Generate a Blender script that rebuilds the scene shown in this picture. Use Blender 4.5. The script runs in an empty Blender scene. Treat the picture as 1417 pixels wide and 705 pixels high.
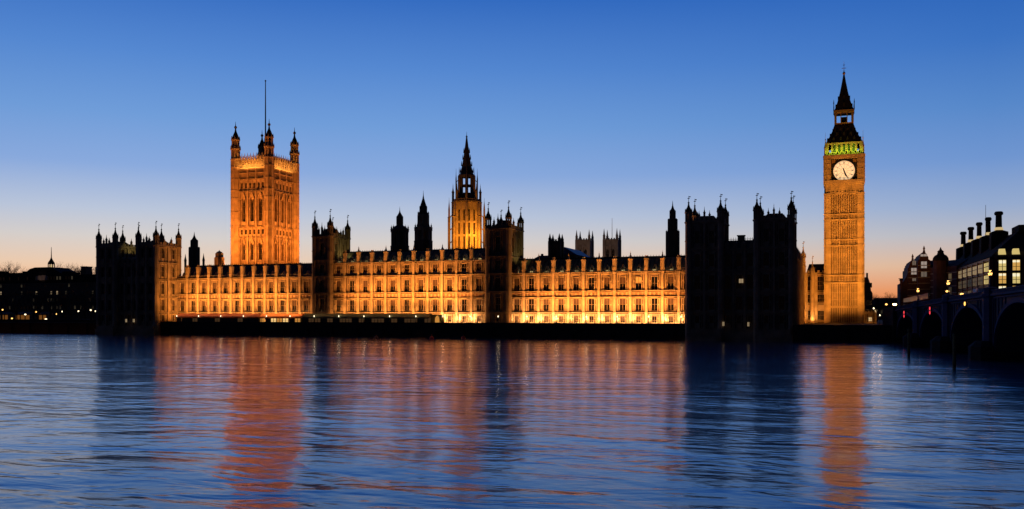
import bpy, math, random
from mathutils import Vector
R = math.radians
random.seed(7)
S = bpy.context.scene
COL = S.collection

# ------------------------------------------------------------------ camera
CAM_H = 8.2; FPX = 1250.0; PSI = R(19.87)
cam = bpy.data.cameras.new('camera'); co = bpy.data.objects.new('camera', cam); COL.objects.link(co)
cam.sensor_width = 36; cam.lens = 36*FPX/1417; cam.shift_y = (433.5-352.5)/1417; cam.clip_start = .5; cam.clip_end = 30000
co.location = (0, 0, CAM_H); co.rotation_euler = (R(90), 0, PSI); S.camera = co
cP, sP = math.cos(PSI), math.sin(PSI)
def ax(px, Y):                      # photograph column -> world X on the plane y = Y
    t = (px-708.5)/FPX
    return Y*(-sP+t*cP)/(cP+t*sP)
def dz(px, Y): return Y/(cP+(px-708.5)/FPX*sP)      # depth
def az(py, px, Y): return CAM_H+(433.5-py)*dz(px, Y)/FPX

# ------------------------------------------------------------------ world: dusk sky
S.render.engine = 'CYCLES'
S.cycles.use_denoising = True
S.cycles.max_bounces = 5; S.cycles.diffuse_bounces = 2; S.cycles.glossy_bounces = 3
S.cycles.sample_clamp_indirect = 3.0
S.view_settings.view_transform = 'Standard'; S.view_settings.look = 'None'
S.view_settings.exposure = 0; S.view_settings.gamma = 1
W = bpy.data.worlds.new('World'); S.world = W; W.use_nodes = True
nt = W.node_tree; N = nt.nodes; L = nt.links
for n in list(N): N.remove(n)
def lin(c): return tuple(((v/255)/12.92 if v <= 10 else (((v/255)+.055)/1.055)**2.4) for v in c)+(1,)
def node(t, **k):
    n = N.new(t)
    for a, b in k.items(): setattr(n, a, b)
    return n
def mth(op, a, b=None, clamp=False):
    n = node('ShaderNodeMath', operation=op, use_clamp=clamp)
    for i, v in enumerate((a, b)):
        if v is None: continue
        if isinstance(v, (int, float)): n.inputs[i].default_value = v
        else: L.new(v, n.inputs[i])
    return n.outputs[0]
tc = node('ShaderNodeTexCoord'); sep = node('ShaderNodeSeparateXYZ'); L.new(tc.outputs['Generated'], sep.inputs[0])
zz = sep.outputs[2]
def ramp(stops):
    n = node('ShaderNodeValToRGB'); r = n.color_ramp
    while len(r.elements) > 1: r.elements.remove(r.elements[-1])
    for i, (p, c) in enumerate(stops):
        e = r.elements[0] if i == 0 else r.elements.new(p)
        e.position = p; e.color = lin(c)
    L.new(zz, n.inputs[0]); return n.outputs[0]
west = ramp([(0, (222, 122, 62)), (.022, (236, 158, 104)), (.048, (238, 203, 172)), (.078, (214, 207, 203)), (.105, (187, 198, 218)),
             (.15, (138, 170, 221)), (.20, (112, 157, 217)), (.26, (85, 136, 209)), (.33, (51, 107, 192)), (.5, (22, 62, 140)), (1, (8, 28, 80))])
side = ramp([(0, (214, 112, 62)), (.022, (232, 150, 100)), (.048, (220, 181, 152)), (.078, (182, 184, 194)), (.105, (150, 171, 206)),
             (.15, (112, 150, 208)), (.20, (87, 136, 202)), (.26, (60, 115, 194)), (.33, (36, 95, 182)), (.5, (16, 52, 128)), (1, (8, 28, 80))])
# azimuth: glow lies to the left of the frame, the eastern sky behind the camera is night-dark
gaz = R(90+36)
dotg = mth('ADD', mth('MULTIPLY', sep.outputs[0], math.cos(gaz)), mth('MULTIPLY', sep.outputs[1], math.sin(gaz)))
hl = mth('SQRT', mth('ADD', mth('MULTIPLY', sep.outputs[0], sep.outputs[0]), mth('MULTIPLY', sep.outputs[1], sep.outputs[1])))
dn = mth('DIVIDE', dotg, mth('MAXIMUM', hl, .001))
mr = node('ShaderNodeMapRange'); mr.inputs['From Min'].default_value = .72; mr.inputs['From Max'].default_value = .99
L.new(dn, mr.inputs['Value'])
mx = node('ShaderNodeMix', data_type='RGBA'); L.new(mr.outputs[0], mx.inputs[0]); L.new(side, mx.inputs[6]); L.new(west, mx.inputs[7])
m2 = node('ShaderNodeMapRange', interpolation_type='SMOOTHSTEP'); m2.inputs['From Min'].default_value = -.25; m2.inputs['From Max'].default_value = .75
m2.inputs['To Min'].default_value = .035; L.new(dn, m2.inputs['Value'])
vm = node('ShaderNodeVectorMath', operation='SCALE'); L.new(mx.outputs[2], vm.inputs[0]); L.new(m2.outputs[0], vm.inputs['Scale'])
bg = node('ShaderNodeBackground'); bg.inputs[1].default_value = 1.0; L.new(vm.outputs[0], bg.inputs[0])
wo = node('ShaderNodeOutputWorld'); L.new(bg.outputs[0], wo.inputs[0])

# ------------------------------------------------------------------ materials
def mat(name, col, rough=.8, var=0., scale=.6, bump=0., metal=0., emit=None, es=0., spec=.3, bscale=None):
    m = bpy.data.materials.new(name); m.use_nodes = True
    t = m.node_tree; p = t.nodes['Principled BSDF']
    p.inputs['Base Color'].default_value = (*col, 1); p.inputs['Roughness'].default_value = rough
    p.inputs['Metallic'].default_value = metal; p.inputs['Specular IOR Level'].default_value = spec
    if var or bump:
        g = t.nodes.new('ShaderNodeNewGeometry')
        n = t.nodes.new('ShaderNodeTexNoise'); n.inputs['Scale'].default_value = scale; n.inputs['Detail'].default_value = 5
        t.links.new(g.outputs['Position'], n.inputs['Vector'])
        if var:
            r = t.nodes.new('ShaderNodeValToRGB'); r.color_ramp.elements[0].position = .3; r.color_ramp.elements[1].position = .72
            r.color_ramp.elements[0].color = (*[c*(1-var) for c in col], 1); r.color_ramp.elements[1].color = (*[min(1, c*(1+var*.6)) for c in col], 1)
            t.links.new(n.outputs[0], r.inputs[0]); t.links.new(r.outputs[0], p.inputs['Base Color'])
        if bump:
            n2 = t.nodes.new('ShaderNodeTexNoise'); n2.inputs['Scale'].default_value = bscale or scale*3; n2.inputs['Detail'].default_value = 3
            t.links.new(g.outputs['Position'], n2.inputs['Vector'])
            b = t.nodes.new('ShaderNodeBump'); b.inputs['Strength'].default_value = bump; b.inputs['Distance'].default_value = .3
            t.links.new(n2.outputs[0], b.inputs['Height']); t.links.new(b.outputs[0], p.inputs['Normal'])
    if emit:
        p.inputs['Emission Color'].default_value = (*emit, 1); p.inputs['Emission Strength'].default_value = es
    return m
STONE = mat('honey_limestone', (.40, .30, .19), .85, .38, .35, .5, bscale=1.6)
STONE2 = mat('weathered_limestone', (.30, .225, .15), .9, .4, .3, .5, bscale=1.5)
STONE3 = mat('shade_toned_limestone', (.15, .11, .075), .9, .4, .3, .4)  # limestone with the slim towers' shade put into its colour
SHADE = mat('painted_recess_shade', (.085, .05, .035), .95, .4, .8, .3)  # dark tone that paints the shade lines of carved detail
REDST = mat('dark_red_carving', (.27, .155, .10), .95, .4, .9, .4)  # darker, redder tone of the carved band
DARKST = mat('dark_stone', (.10, .085, .07), .9, .3, .4, .3)  # dark stone tone, also painted on the unlit central lantern and spire
PORT = mat('pale_abbey_stone', (.34, .29, .25), .9, .3, .3, .3)
SLATE = mat('iron_roof_plates', (.10, .10, .085), .9, .35, .8, .2, spec=.08)
LEAD = mat('cast_iron_roof', (.022, .02, .02), .9, .3, .6, .2, spec=.06)
GILT = mat('gilded_iron', (.5, .3, .08), .4, .2, 1.5, metal=.6)
GLASS = mat('dark_window_glass', (.012, .012, .016), .12, spec=.5)
BLIND = mat('drawn_blind', (.075, .045, .04), .8, .2, 2)
CURT = mat('pale_curtain', (.55, .45, .3), .8, .2, 2)
FRAME = mat('window_stone_tracery', (.16, .11, .07), .85)
LITW = mat('lit_window_glass', (.3, .25, .15), .5, emit=(1, .72, .33), es=.6)
LITP = mat('office_lit_glass', (.3, .3, .2), .5, emit=(1, .76, .26), es=.62)
LITO = mat('office_amber_glass', (.3, .3, .2), .5, emit=(1, .55, .13), es=.6)
DIMW = mat('dim_lit_glass', (.1, .1, .08), .5, emit=(.9, .7, .4), es=.035)
TUBE = mat('ceiling_light_panel', (.8, .8, .8), .5, emit=(1, .9, .6), es=1.0)
WALLD = mat('wet_granite', (.025, .022, .02), .9, .4, .5, .4)
GROUND = mat('ground_paving', (.05, .05, .045), .9, .3, .2)
ASPH = mat('asphalt', (.05, .05, .05), .9, .2, 1)
GRASSM = mat('lawn_green', (.04, .06, .02), .9, .3, 1)
BARK = mat('plane_bark', (.05, .04, .03), .9, .3, 2)
OFF1 = mat('faint_room_glow', (.2, .2, .15), .5, emit=(1, .72, .40), es=.3)
BRIDGE = mat('blue_green_bridge_paint', (.04, .05, .10), .8, .2, .5)
BRIDGE2 = mat('bridge_iron_dark', (.025, .03, .04), .6, .2, .5)
BRONZE = mat('bronze_panel', (.16, .06, .035), .45, .3, .6)
BRICK = mat('banded_red_brick', (.09, .045, .05), .85, .3, .5)
CANRED = mat('red_striped_canvas', (.42, .16, .09), .7, .2, .5)
CANGRN = mat('green_canvas', (.12, .13, .08), .7, .2, .5)
PVC = mat('clear_marquee_window', (.06, .05, .045), .3)
GLOBE = mat('lamp_globe', (.9, .85, .7), .4, emit=(1, .80, .50), es=2.6)
LAMPO = mat('street_lantern_glow', (.9, .7, .4), .4, emit=(1, .42, .12), es=60)
LAMPS = mat('bridge_lantern_glow', (.9, .7, .4), .4, emit=(1, .5, .12), es=3.0)
REDL = mat('red_signal_lens', (.5, .02, .02), .4, emit=(1, .05, .07), es=1.3)
AMBL = mat('amber_signal_lens', (.5, .3, .02), .4, emit=(1, .5, .1), es=2.5)
WHITEL = mat('head_lamp_glow', (.9, .9, .9), .4, emit=(1, .85, .7), es=4)
DIAL = mat('opal_dial_glass', (.6, .5, .35), .5, emit=(1, .68, .37), es=.85)
BLACK = mat('black_iron', (.015, .015, .015), .5)
TIMB = mat('weedy_timber_pile', (.14, .12, .05), .9, .4, 2, .4)
PAINTW = mat('white_paint', (.7, .7, .68), .4)
CARP = mat('dark_car_paint', (.05, .05, .07), .3, spec=.5)
RUB = mat('tyre_rubber', (.02, .02, .02), .8)
BLUEC = mat('blue_fascia', (.05, .09, .22), .5)
BLUER = mat('blue_slate_roof', (.05, .08, .2), .5, .2, .5)
REDB = mat('red_buoy_paint', (.4, .03, .02), .4)

# ------------------------------------------------------------------ mesh builder
class MB:
    def __init__(s, o=(0, 0, 0), ang=0.):        # local frame: u along, d outwards, z up
        s.v = []; s.f = []; s.fm = []; s.mats = []; s.o = o; s.c = math.cos(ang); s.s = math.sin(ang); s.mi = 0
    def use(s, m):
        if m not in s.mats: s.mats.append(m)
        s.mi = s.mats.index(m); return s
    def P(s, u, d, z):    # u along (cos,sin); d outward = (sin,-cos)
        return (s.o[0]+u*s.c+d*s.s, s.o[1]+u*s.s-d*s.c, s.o[2]+z)
    def add(s, vs, fs):
        b = len(s.v); s.v += [s.P(*p) for p in vs]
        for f in fs: s.f.append([b+i for i in f]); s.fm.append(s.mi)
    def box(s, u0, u1, d0, d1, z0, z1):
        if u1 < u0: u0, u1 = u1, u0
        if d1 < d0: d0, d1 = d1, d0
        s.add([(u0, d1, z0), (u1, d1, z0), (u1, d0, z0), (u0, d0, z0), (u0, d1, z1), (u1, d1, z1), (u1, d0, z1), (u0, d0, z1)],
              [(0, 3, 2, 1), (4, 5, 6, 7), (0, 1, 5, 4), (1, 2, 6, 5), (2, 3, 7, 6), (3, 0, 4, 7)])
    def lathe(s, u, d, prof, n=8, rot=.5, sq=1.):
        vs = []; fs = []
        for r, z in prof:
            for k in range(n):
                a = 2*math.pi*(k+rot)/n; vs.append((u+r*math.cos(a), d+r*sq*math.sin(a), z))
        for i in range(len(prof)-1):
            for k in range(n):
                a, b = i*n+k, i*n+(k+1) % n; fs.append((a, a+n, b+n, b))
        fs.append(tuple(range(n))); fs.append(tuple(range(len(prof)*n-1, (len(prof)-1)*n-1, -1)))
        s.add(vs, fs)
    def wedge(s, u0, u1, d0, d1, z0, z1, ru0, ru1, rd0, rd1):   # frustum/hip roof: base rect -> top rect
        s.add([(u0, d1, z0), (u1, d1, z0), (u1, d0, z0), (u0, d0, z0), (ru0, rd1, z1), (ru1, rd1, z1), (ru1, rd0, z1), (ru0, rd0, z1)],
              [(0, 3, 2, 1), (4, 5, 6, 7), (0, 1, 5, 4), (1, 2, 6, 5), (2, 3, 7, 6), (3, 0, 4, 7)])
    def prism(s, poly, d0, d1):     # poly in (u,z), extruded along d (d1 outwards)
        n = len(poly)
        s.add([(u, d1, z) for u, z in poly]+[(u, d0, z) for u, z in poly],
              [tuple(range(n)), tuple(range(2*n-1, n-1, -1))]+[(i, i+n, (i+1) % n+n, (i+1) % n) for i in range(n)])
    def tube(s, a, b, r0, r1, n=4):
        a = Vector(a); b = Vector(b); t = (b-a)
        if t.length < 1e-5: return
        t.normalize(); x = t.cross(Vector((0, 0, 1)) if abs(t.z) < .9 else Vector((1, 0, 0))).normalized(); y = t.cross(x)
        vs = [tuple(a+(x*math.cos(2*math.pi*k/n)+y*math.sin(2*math.pi*k/n))*r0) for k in range(n)]+[tuple(b+(x*math.cos(2*math.pi*k/n)+y*math.sin(2*math.pi*k/n))*r1) for k in range(n)]
        s.add(vs, [(k, (k+1) % n, (k+1) % n+n, k+n) for k in range(n)]+[tuple(range(n-1, -1, -1)), tuple(range(n, 2*n))])
    def build(s, name, parent=None, origin=None):
        me = bpy.data.meshes.new(name); o = Vector(origin) if origin is not None else (parent_world(parent) if parent else Vector((0, 0, 0)))
        me.from_pydata([tuple(Vector(p)-o) for p in s.v], [], s.f); me.update()
        for m in s.mats: me.materials.append(m)
        me.polygons.foreach_set('material_index', s.fm)
        ob = bpy.data.objects.new(name, me); COL.objects.link(ob)
        if parent:
            ob.parent = parent
            if origin is not None: ob.location = o-parent_world(parent)
        elif origin is not None: ob.location = o
        return ob
def parent_world(p):
    v = Vector((0, 0, 0))
    while p: v = v+Vector(p.location); p = p.parent
    return v
def tag(o, label=None, cat=None, group=None, kind=None):
    if label: o['label'] = label
    if cat: o['category'] = cat
    if group: o['group'] = group
    if kind: o['kind'] = kind
    return o
def thing(name, label, cat, loc=(0, 0, 0), group=None, rz=0):
    o = bpy.data.objects.new(name, None); COL.objects.link(o); o.location = loc; o.rotation_euler = (0, 0, rz); o.empty_display_size = .5
    return tag(o, label, cat, group)
def put(me_ob, name, parent, loc, rz=0, scale=None):      # a copy sharing mesh data, with copies of its children
    c = me_ob.copy(); COL.objects.link(c); c.name = name; c.parent = parent; c.location = Vector(loc)-parent_world(parent) if parent else Vector(loc); c.rotation_euler = (0, 0, rz)
    if scale: c.scale = scale
    for ch in me_ob.children:
        k = ch.copy(); COL.objects.link(k); k.parent = c
    return c
def copy_tree(o, loc=None):
    c = o.copy(); COL.objects.link(c)
    if loc is not None: c.location = loc
    for ch in o.children:
        d = ch.copy(); COL.objects.link(d); d.parent = c
        for g in ch.children:
            e = g.copy(); COL.objects.link(e); e.parent = d
    return c
def area(name, loc, aim, sx, sy, power, col, spread=180, parent=None):
    l = bpy.data.lights.new(name, 'AREA'); l.shape = 'RECTANGLE'; l.size = sx; l.size_y = sy; l.energy = power; l.color = col; l.spread = R(spread)
    o = bpy.data.objects.new(name, l); COL.objects.link(o)
    d = (Vector(aim)-Vector(loc)).normalized()
    o.location = Vector(loc)-parent_world(parent); o.rotation_euler = d.to_track_quat('-Z', 'X' if False else 'Y').to_euler()
    if parent: o.parent = parent
    return o
def spot(name, loc, aim, power, col, ang=70, blend=.6, size=.3, parent=None):
    l = bpy.data.lights.new(name, 'SPOT'); l.energy = power; l.color = col; l.spot_size = R(ang); l.spot_blend = blend; l.shadow_soft_size = size
    o = bpy.data.objects.new(name, l); COL.objects.link(o); d = (Vector(aim)-Vector(loc)).normalized()
    o.location = Vector(loc)-parent_world(parent); o.rotation_euler = d.to_track_quat('-Z', 'Y').to_euler()
    if parent: o.parent = parent
    return o
SOD = (1, .345, .06); SODV = (1, .275, .035); GOLDL = (1, .36, .045); GRNW = (.85, .80, .45)

# ------------------------------------------------------------------ water and ground
def water_mat():
    m = bpy.data.materials.new('river_water'); m.use_nodes = True; t = m.node_tree; p = t.nodes['Principled BSDF']
    p.inputs['Base Color'].default_value = (.002, .012, .032, 1); p.inputs['Roughness'].default_value = .5; p.inputs['IOR'].default_value = 1.333
    g = t.nodes.new('ShaderNodeNewGeometry')
    def nz(sx, sy, sc, det, dist=0.):
        mp = t.nodes.new('ShaderNodeMapping'); mp.inputs['Scale'].default_value = (sx, sy, 1); mp.inputs['Rotation'].default_value = (0, 0, -PSI*.8)
        n = t.nodes.new('ShaderNodeTexNoise'); n.inputs['Scale'].default_value = sc; n.inputs['Detail'].default_value = det; n.inputs['Roughness'].default_value = .55; n.inputs['Distortion'].default_value = dist
        t.links.new(g.outputs['Position'], mp.inputs[0]); t.links.new(mp.outputs[0], n.inputs['Vector']); return n.outputs[0]
    prev = None
    for args, dist in (((.6, 1, 1.7, 2, .5), .02), ((.42, 1, .42, 2, 1.0), .16), ((.5, 1, .10, 3, .6), .55)):
        b = t.nodes.new('ShaderNodeBump'); b.inputs['Strength'].default_value = 1; b.inputs['Distance'].default_value = dist
        t.links.new(nz(*args), b.inputs['Height'])
        if dist > .1:      # calmer and rougher patches of current
            mm = t.nodes.new('ShaderNodeMapRange'); mm.inputs['From Min'].default_value = .38; mm.inputs['From Max'].default_value = .62; mm.inputs['To Min'].default_value = .35; mm.inputs['To Max'].default_value = 1.15
            t.links.new(nz(.35, 1, .03 if dist > .3 else .055, 2, .6), mm.inputs['Value']); t.links.new(mm.outputs[0], b.inputs['Strength'])
        if prev: t.links.new(prev, b.inputs['Normal'])
        prev = b.outputs[0]
    p.inputs['Base Color'].default_value = (.012, .085, .175, 1); p.inputs['Specular IOR Level'].default_value = 0
    gl = t.nodes.new('ShaderNodeBsdfGlossy'); gl.distribution = 'MULTI_GGX'; gl.inputs['Roughness'].default_value = .14; gl.inputs['Color'].default_value = (1, 1, 1, 1); t.links.new(prev, gl.inputs['Normal'])
    fr = t.nodes.new('ShaderNodeFresnel'); fr.inputs['IOR'].default_value = 2.0
    mxs = t.nodes.new('ShaderNodeMixShader'); t.links.new(fr.outputs[0], mxs.inputs[0]); t.links.new(p.outputs[0], mxs.inputs[1]); t.links.new(gl.outputs[0], mxs.inputs[2])
    t.links.new(mxs.outputs[0], t.nodes['Material Output'].inputs[0])
    return m
w = MB().use(water_mat()); w.add([(-9000, 500, 0), (9000, 500, 0), (9000, -276, 0), (-9000, -276, 0)], [(0, 1, 2, 3)])
tag(w.build('river'), kind='structure')
g = MB().use(GROUND); g.add([(-9000, -275.2, 4.4), (9000, -275.2, 4.4), (9000, -12000, 4.4), (-9000, -12000, 4.4)], [(0, 1, 2, 3)])
tag(g.build('ground'), kind='structure')

# embankment / river walls
def river_wall(x0, x1, Y, top, label, cap=.35):
    m = MB().use(WALLD); d = -Y
    m.box(x0, x1, d-2.5, d, -1.5, top-1.0); m.box(x0, x1, d-.75, d-.15, top-1.0, top-.2); m.box(x0, x1, d-.85, d-.02, top-.2, top)
    m.box(x0, x1, d, d+.22, top-1.35, top-1.1)
    k = x0+4
    while k < x1:
        m.box(k-.55, k+.55, d, d+.3, -1.5, top-1.36); k += 9.9
    return tag(m.build('river_wall', origin=(x0, Y, 0)), label, 'river wall')
XS0, XS1 = -267.6, -239.6       # south pavilion
XN0, XN1 = -42.6, -12.4         # north pavilion
river_wall(XS1+.3, XN0-.3, 274.0, 5.05, 'long dark granite river wall below the lit palace terrace')
river_wall(-800, XS0-.3, 280, 5.6, 'dark river wall in front of the garden trees left of the palace')
river_wall(XN1+.3, 15.5, 267.0, 4.9, 'dark river wall between the unlit palace block and the bridge')
m = MB().use(GROUND); m.add([(XN1, -267.5, 4.35), (60, -267.5, 4.35), (60, -275.3, 4.35), (XN1, -275.3, 4.35)], [(0, 1, 2, 3)]); tag(m.build('embankment_paving'), kind='structure')

# ------------------------------------------------------------------ window prototypes (meshes shared by every repeat)
PROTO = {}
def window(parent, key, loc, ang, w, h, glass=GLASS, blind=None, arch=False, mull=1, trans=1, bars=True):
    """glass pane part with tracery and blind sub-parts; loc = bottom centre at the outer face of the glass"""
    k = (key, round(w, 2), round(h, 2), glass.name, blind.name if blind else '')
    if k not in PROTO:
        g = MB().use(glass)
        if arch: g.prism([(-w/2, 0), (w/2, 0), (w/2, h*.78), (w*.28, h*.93), (0, h), (-w*.28, h*.93), (-w/2, h*.78)], -.08, 0)
        else: g.box(-w/2, w/2, -.08, 0, 0, h)
        f = MB().use(FRAME); t = min(.14, w*.09)
        for i in range(mull+2):
            u = -w/2+w*i/(mull+1); f.box(u-t/2, u+t/2, .002, .14, 0, h*(.8 if arch and i in (0, mull+1) else .96))
        for j in range(1, trans+1): f.box(-w/2, w/2, .004, .16, h*j/(trans+1)-t/2, h*j/(trans+1)+t/2)
        f.box(-w/2-.1, w/2+.1, .003, .3, -.14, .04)
        PROTO[k] = (g, f, blind)
        ob = g.build('window'); fo = f.build('tracery', None); fo.parent = ob
        if blind:
            b = MB().use(blind); b.box(-w/2+.02, w/2-.02, .001, .03, h*.5, h*.98); bo = b.build('blind'); bo.parent = ob
        PROTO[k] = ob; ob.parent = parent; ob.location = Vector(loc)-parent_world(parent); ob.rotation_euler = (0, 0, ang)
        return ob
    return put(PROTO[k], 'window', parent, loc, ang)

def facade(m, parent, u0, width, nb, storeys, mt=STONE, pier=.95, pd=.7, ribs=True, depth=.55, top=None, base=None, wkey='wing', skip=None, glassf=None, outer=True):
    """stone wall of nb bays with recessed windows. storeys: (z0, z1, wz0, wz1, ww, style)"""
    p = width/nb; m.use(mt); ang = math.atan2(m.s, m.c)
    z0 = storeys[0][0]; zt = storeys[-1][1]
    for (a, b, w0, w1, ww, st) in storeys:
        for i in range(nb):
            c = u0+(i+.5)*p; l, r = c-p/2, c+p/2
            if st == 'blank': m.box(l, r, -depth, 0, a, b); continue
            m.box(l, c-ww/2, -depth, 0, a, b); m.box(c+ww/2, r, -depth, 0, a, b)
            if w0 > a: m.box(c-ww/2, c+ww/2, -depth, 0, a, w0)
            if b > w1: m.box(c-ww/2, c+ww/2, -depth, 0, w1, b)
            if ribs:
                for s_ in (-1, 1):
                    m.box(c+s_*(ww/2+.12)-.09, c+s_*(ww/2+.12)+.09, 0, .22, a+.2, b-.25)
                    m.box(c+s_*(ww/2+.62)-.07, c+s_*(ww/2+.62)+.07, 0, .16, a+.3, b-.3)
                    # niche with canopy between the ribs; dark strips paint its shade
                    m.use(SHADE)
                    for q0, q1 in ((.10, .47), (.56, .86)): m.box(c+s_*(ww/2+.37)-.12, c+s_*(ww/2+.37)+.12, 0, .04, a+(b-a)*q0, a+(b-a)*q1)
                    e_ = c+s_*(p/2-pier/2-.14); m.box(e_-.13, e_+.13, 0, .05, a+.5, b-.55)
                    m.use(mt); m.box(c+s_*(ww/2+.37)-.16, c+s_*(ww/2+.37)+.16, 0, .32, a+(b-a)*.49, a+(b-a)*.54)
                m.box(c-ww/2-.05, c+ww/2+.05, 0, .2, w1+.06, w1+.2)
            if st != 'none':
                gl, bl = GLASS, None
                if glassf: gl, bl = glassf(i, st)
                wl = m.P(c, -depth+.12, w0)
                window(parent, wkey+st, wl, ang, ww, w1-w0, gl, bl, arch='arch' in st, mull=1 if ww < 2.2 else 2, trans=2 if w1-w0 > 5 else 1)
    for (a, b, *_r) in storeys:
        m.use(mt); m.box(u0, u0+width, .002, .6, b-.1, b+.12)
        m.use(SHADE if mt is STONE else mt); m.box(u0, u0+width, .002, .08, b-.42, b-.1); m.box(u0, u0+width, .002, .06, a+.13, a+.42); m.use(mt)  # dark bands paint shadow lines along the string courses
        m.box(u0, u0+width, .002, .3, b-.5, b-.38)
    if outer:
        for i in range(nb+1):
            c = u0+i*p
            m.box(c-pier/2, c+pier/2, .001, pd, z0, zt+.1)
            m.box(c-pier/2-.12, c+pier/2+.12, .002, pd+.16, z0, z0+.7)
            for (a, b, *_r) in storeys: m.box(c-pier/2-.08, c+pier/2+.08, .002, pd+.12, b-.2, b+.16)

def pinnacle(m, u, d, z0, z1, w, mt=STONE, cap=None):
    m.use(mt); h = z1-z0
    m.box(u-w/2, u+w/2, d-w/2, d+w/2, z0, z0+h*.58); m.box(u-w*.62, u+w*.62, d-w*.62, d+w*.62, z0+h*.56, z0+h*.62)
    if cap: m.use(cap)
    m.lathe(u, d, [(w*.6, z0+h*.62), (w*.3, z0+h*.74), (w*.1, z0+h*.86), (w*.22, z0+h*.88), (.06, z0+h*.91), (.03, z1)], 4)
def turret(m, u, d, z0, zb, z1, r, mt=STONE, capm=LEAD, open_=True):
    """octagonal turret: shaft z0..zb, open lantern, ogee cap, finial and vane up to z1"""
    H = z1-zb; m.use(mt)
    m.lathe(u, d, [(r, z0), (r, zb)]); m.lathe(u, d, [(r*1.22, zb-.25), (r*1.22, zb+.15)])
    k = z0+5
    while k < zb-2: m.lathe(u, d, [(r*1.12, k), (r*1.12, k+.3)]); k += 5.2
    zl = zb+H*.36
    if open_:
        for i in range(8):
            a = 2*math.pi*(i+.5)/8; x, y = u+r*.82*math.cos(a), d+r*.82*math.sin(a); m.box(x-r*.17, x+r*.17, y-r*.17, y+r*.17, zb, zl)
        m.lathe(u, d, [(r*.22, zb), (r*.22, zl)], 6)
    else: m.lathe(u, d, [(r*.85, zb), (r*.85, zl)])
    m.lathe(u, d, [(r*1.15, zl-.2), (r*1.2, zl+.15)])
    for i in range(8):
        a = 2*math.pi*(i+.5)/8; x, y = u+r*1.0*math.cos(a), d+r*1.0*math.sin(a); m.lathe(x, y, [(r*.13, zl), (r*.1, zl+H*.1), (.02, zl+H*.17)], 4)
    m.use(capm)
    m.lathe(u, d, [(r*.98, zl+.1), (r*.95, zl+H*.07), (r*.72, zl+H*.15), (r*.42, zl+H*.22), (r*.24, zl+H*.30), (r*.17, zl+H*.36), (r*.34, zl+H*.38), (r*.10, zl+H*.41), (.07, zl+H*.5), (.04, z1)])
    m.box(u-r*.32, u+r*.32, d-.04, d+.04, z1-H*.11, z1-H*.085); m.box(u+.04, u+r*.55, d-.03, d+.03, z1-H*.055, z1-H*.02)
def battlement(m, u0, u1, d0, d1, z, h=.9, w=.8, mt=STONE, along='u'):
    m.use(mt); k = u0 if along == 'u' else d0; e = u1 if along == 'u' else d1; n = max(2, int((e-k)/(2*w))); s = (e-k)/(2*n)
    for i in range(n):
        a = k+(2*i+.5)*s
        if along == 'u': m.box(a, a+s, d0, d1, z, z+h)
        else: m.box(u0, u1, a, a+s, z, z+h)

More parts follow.
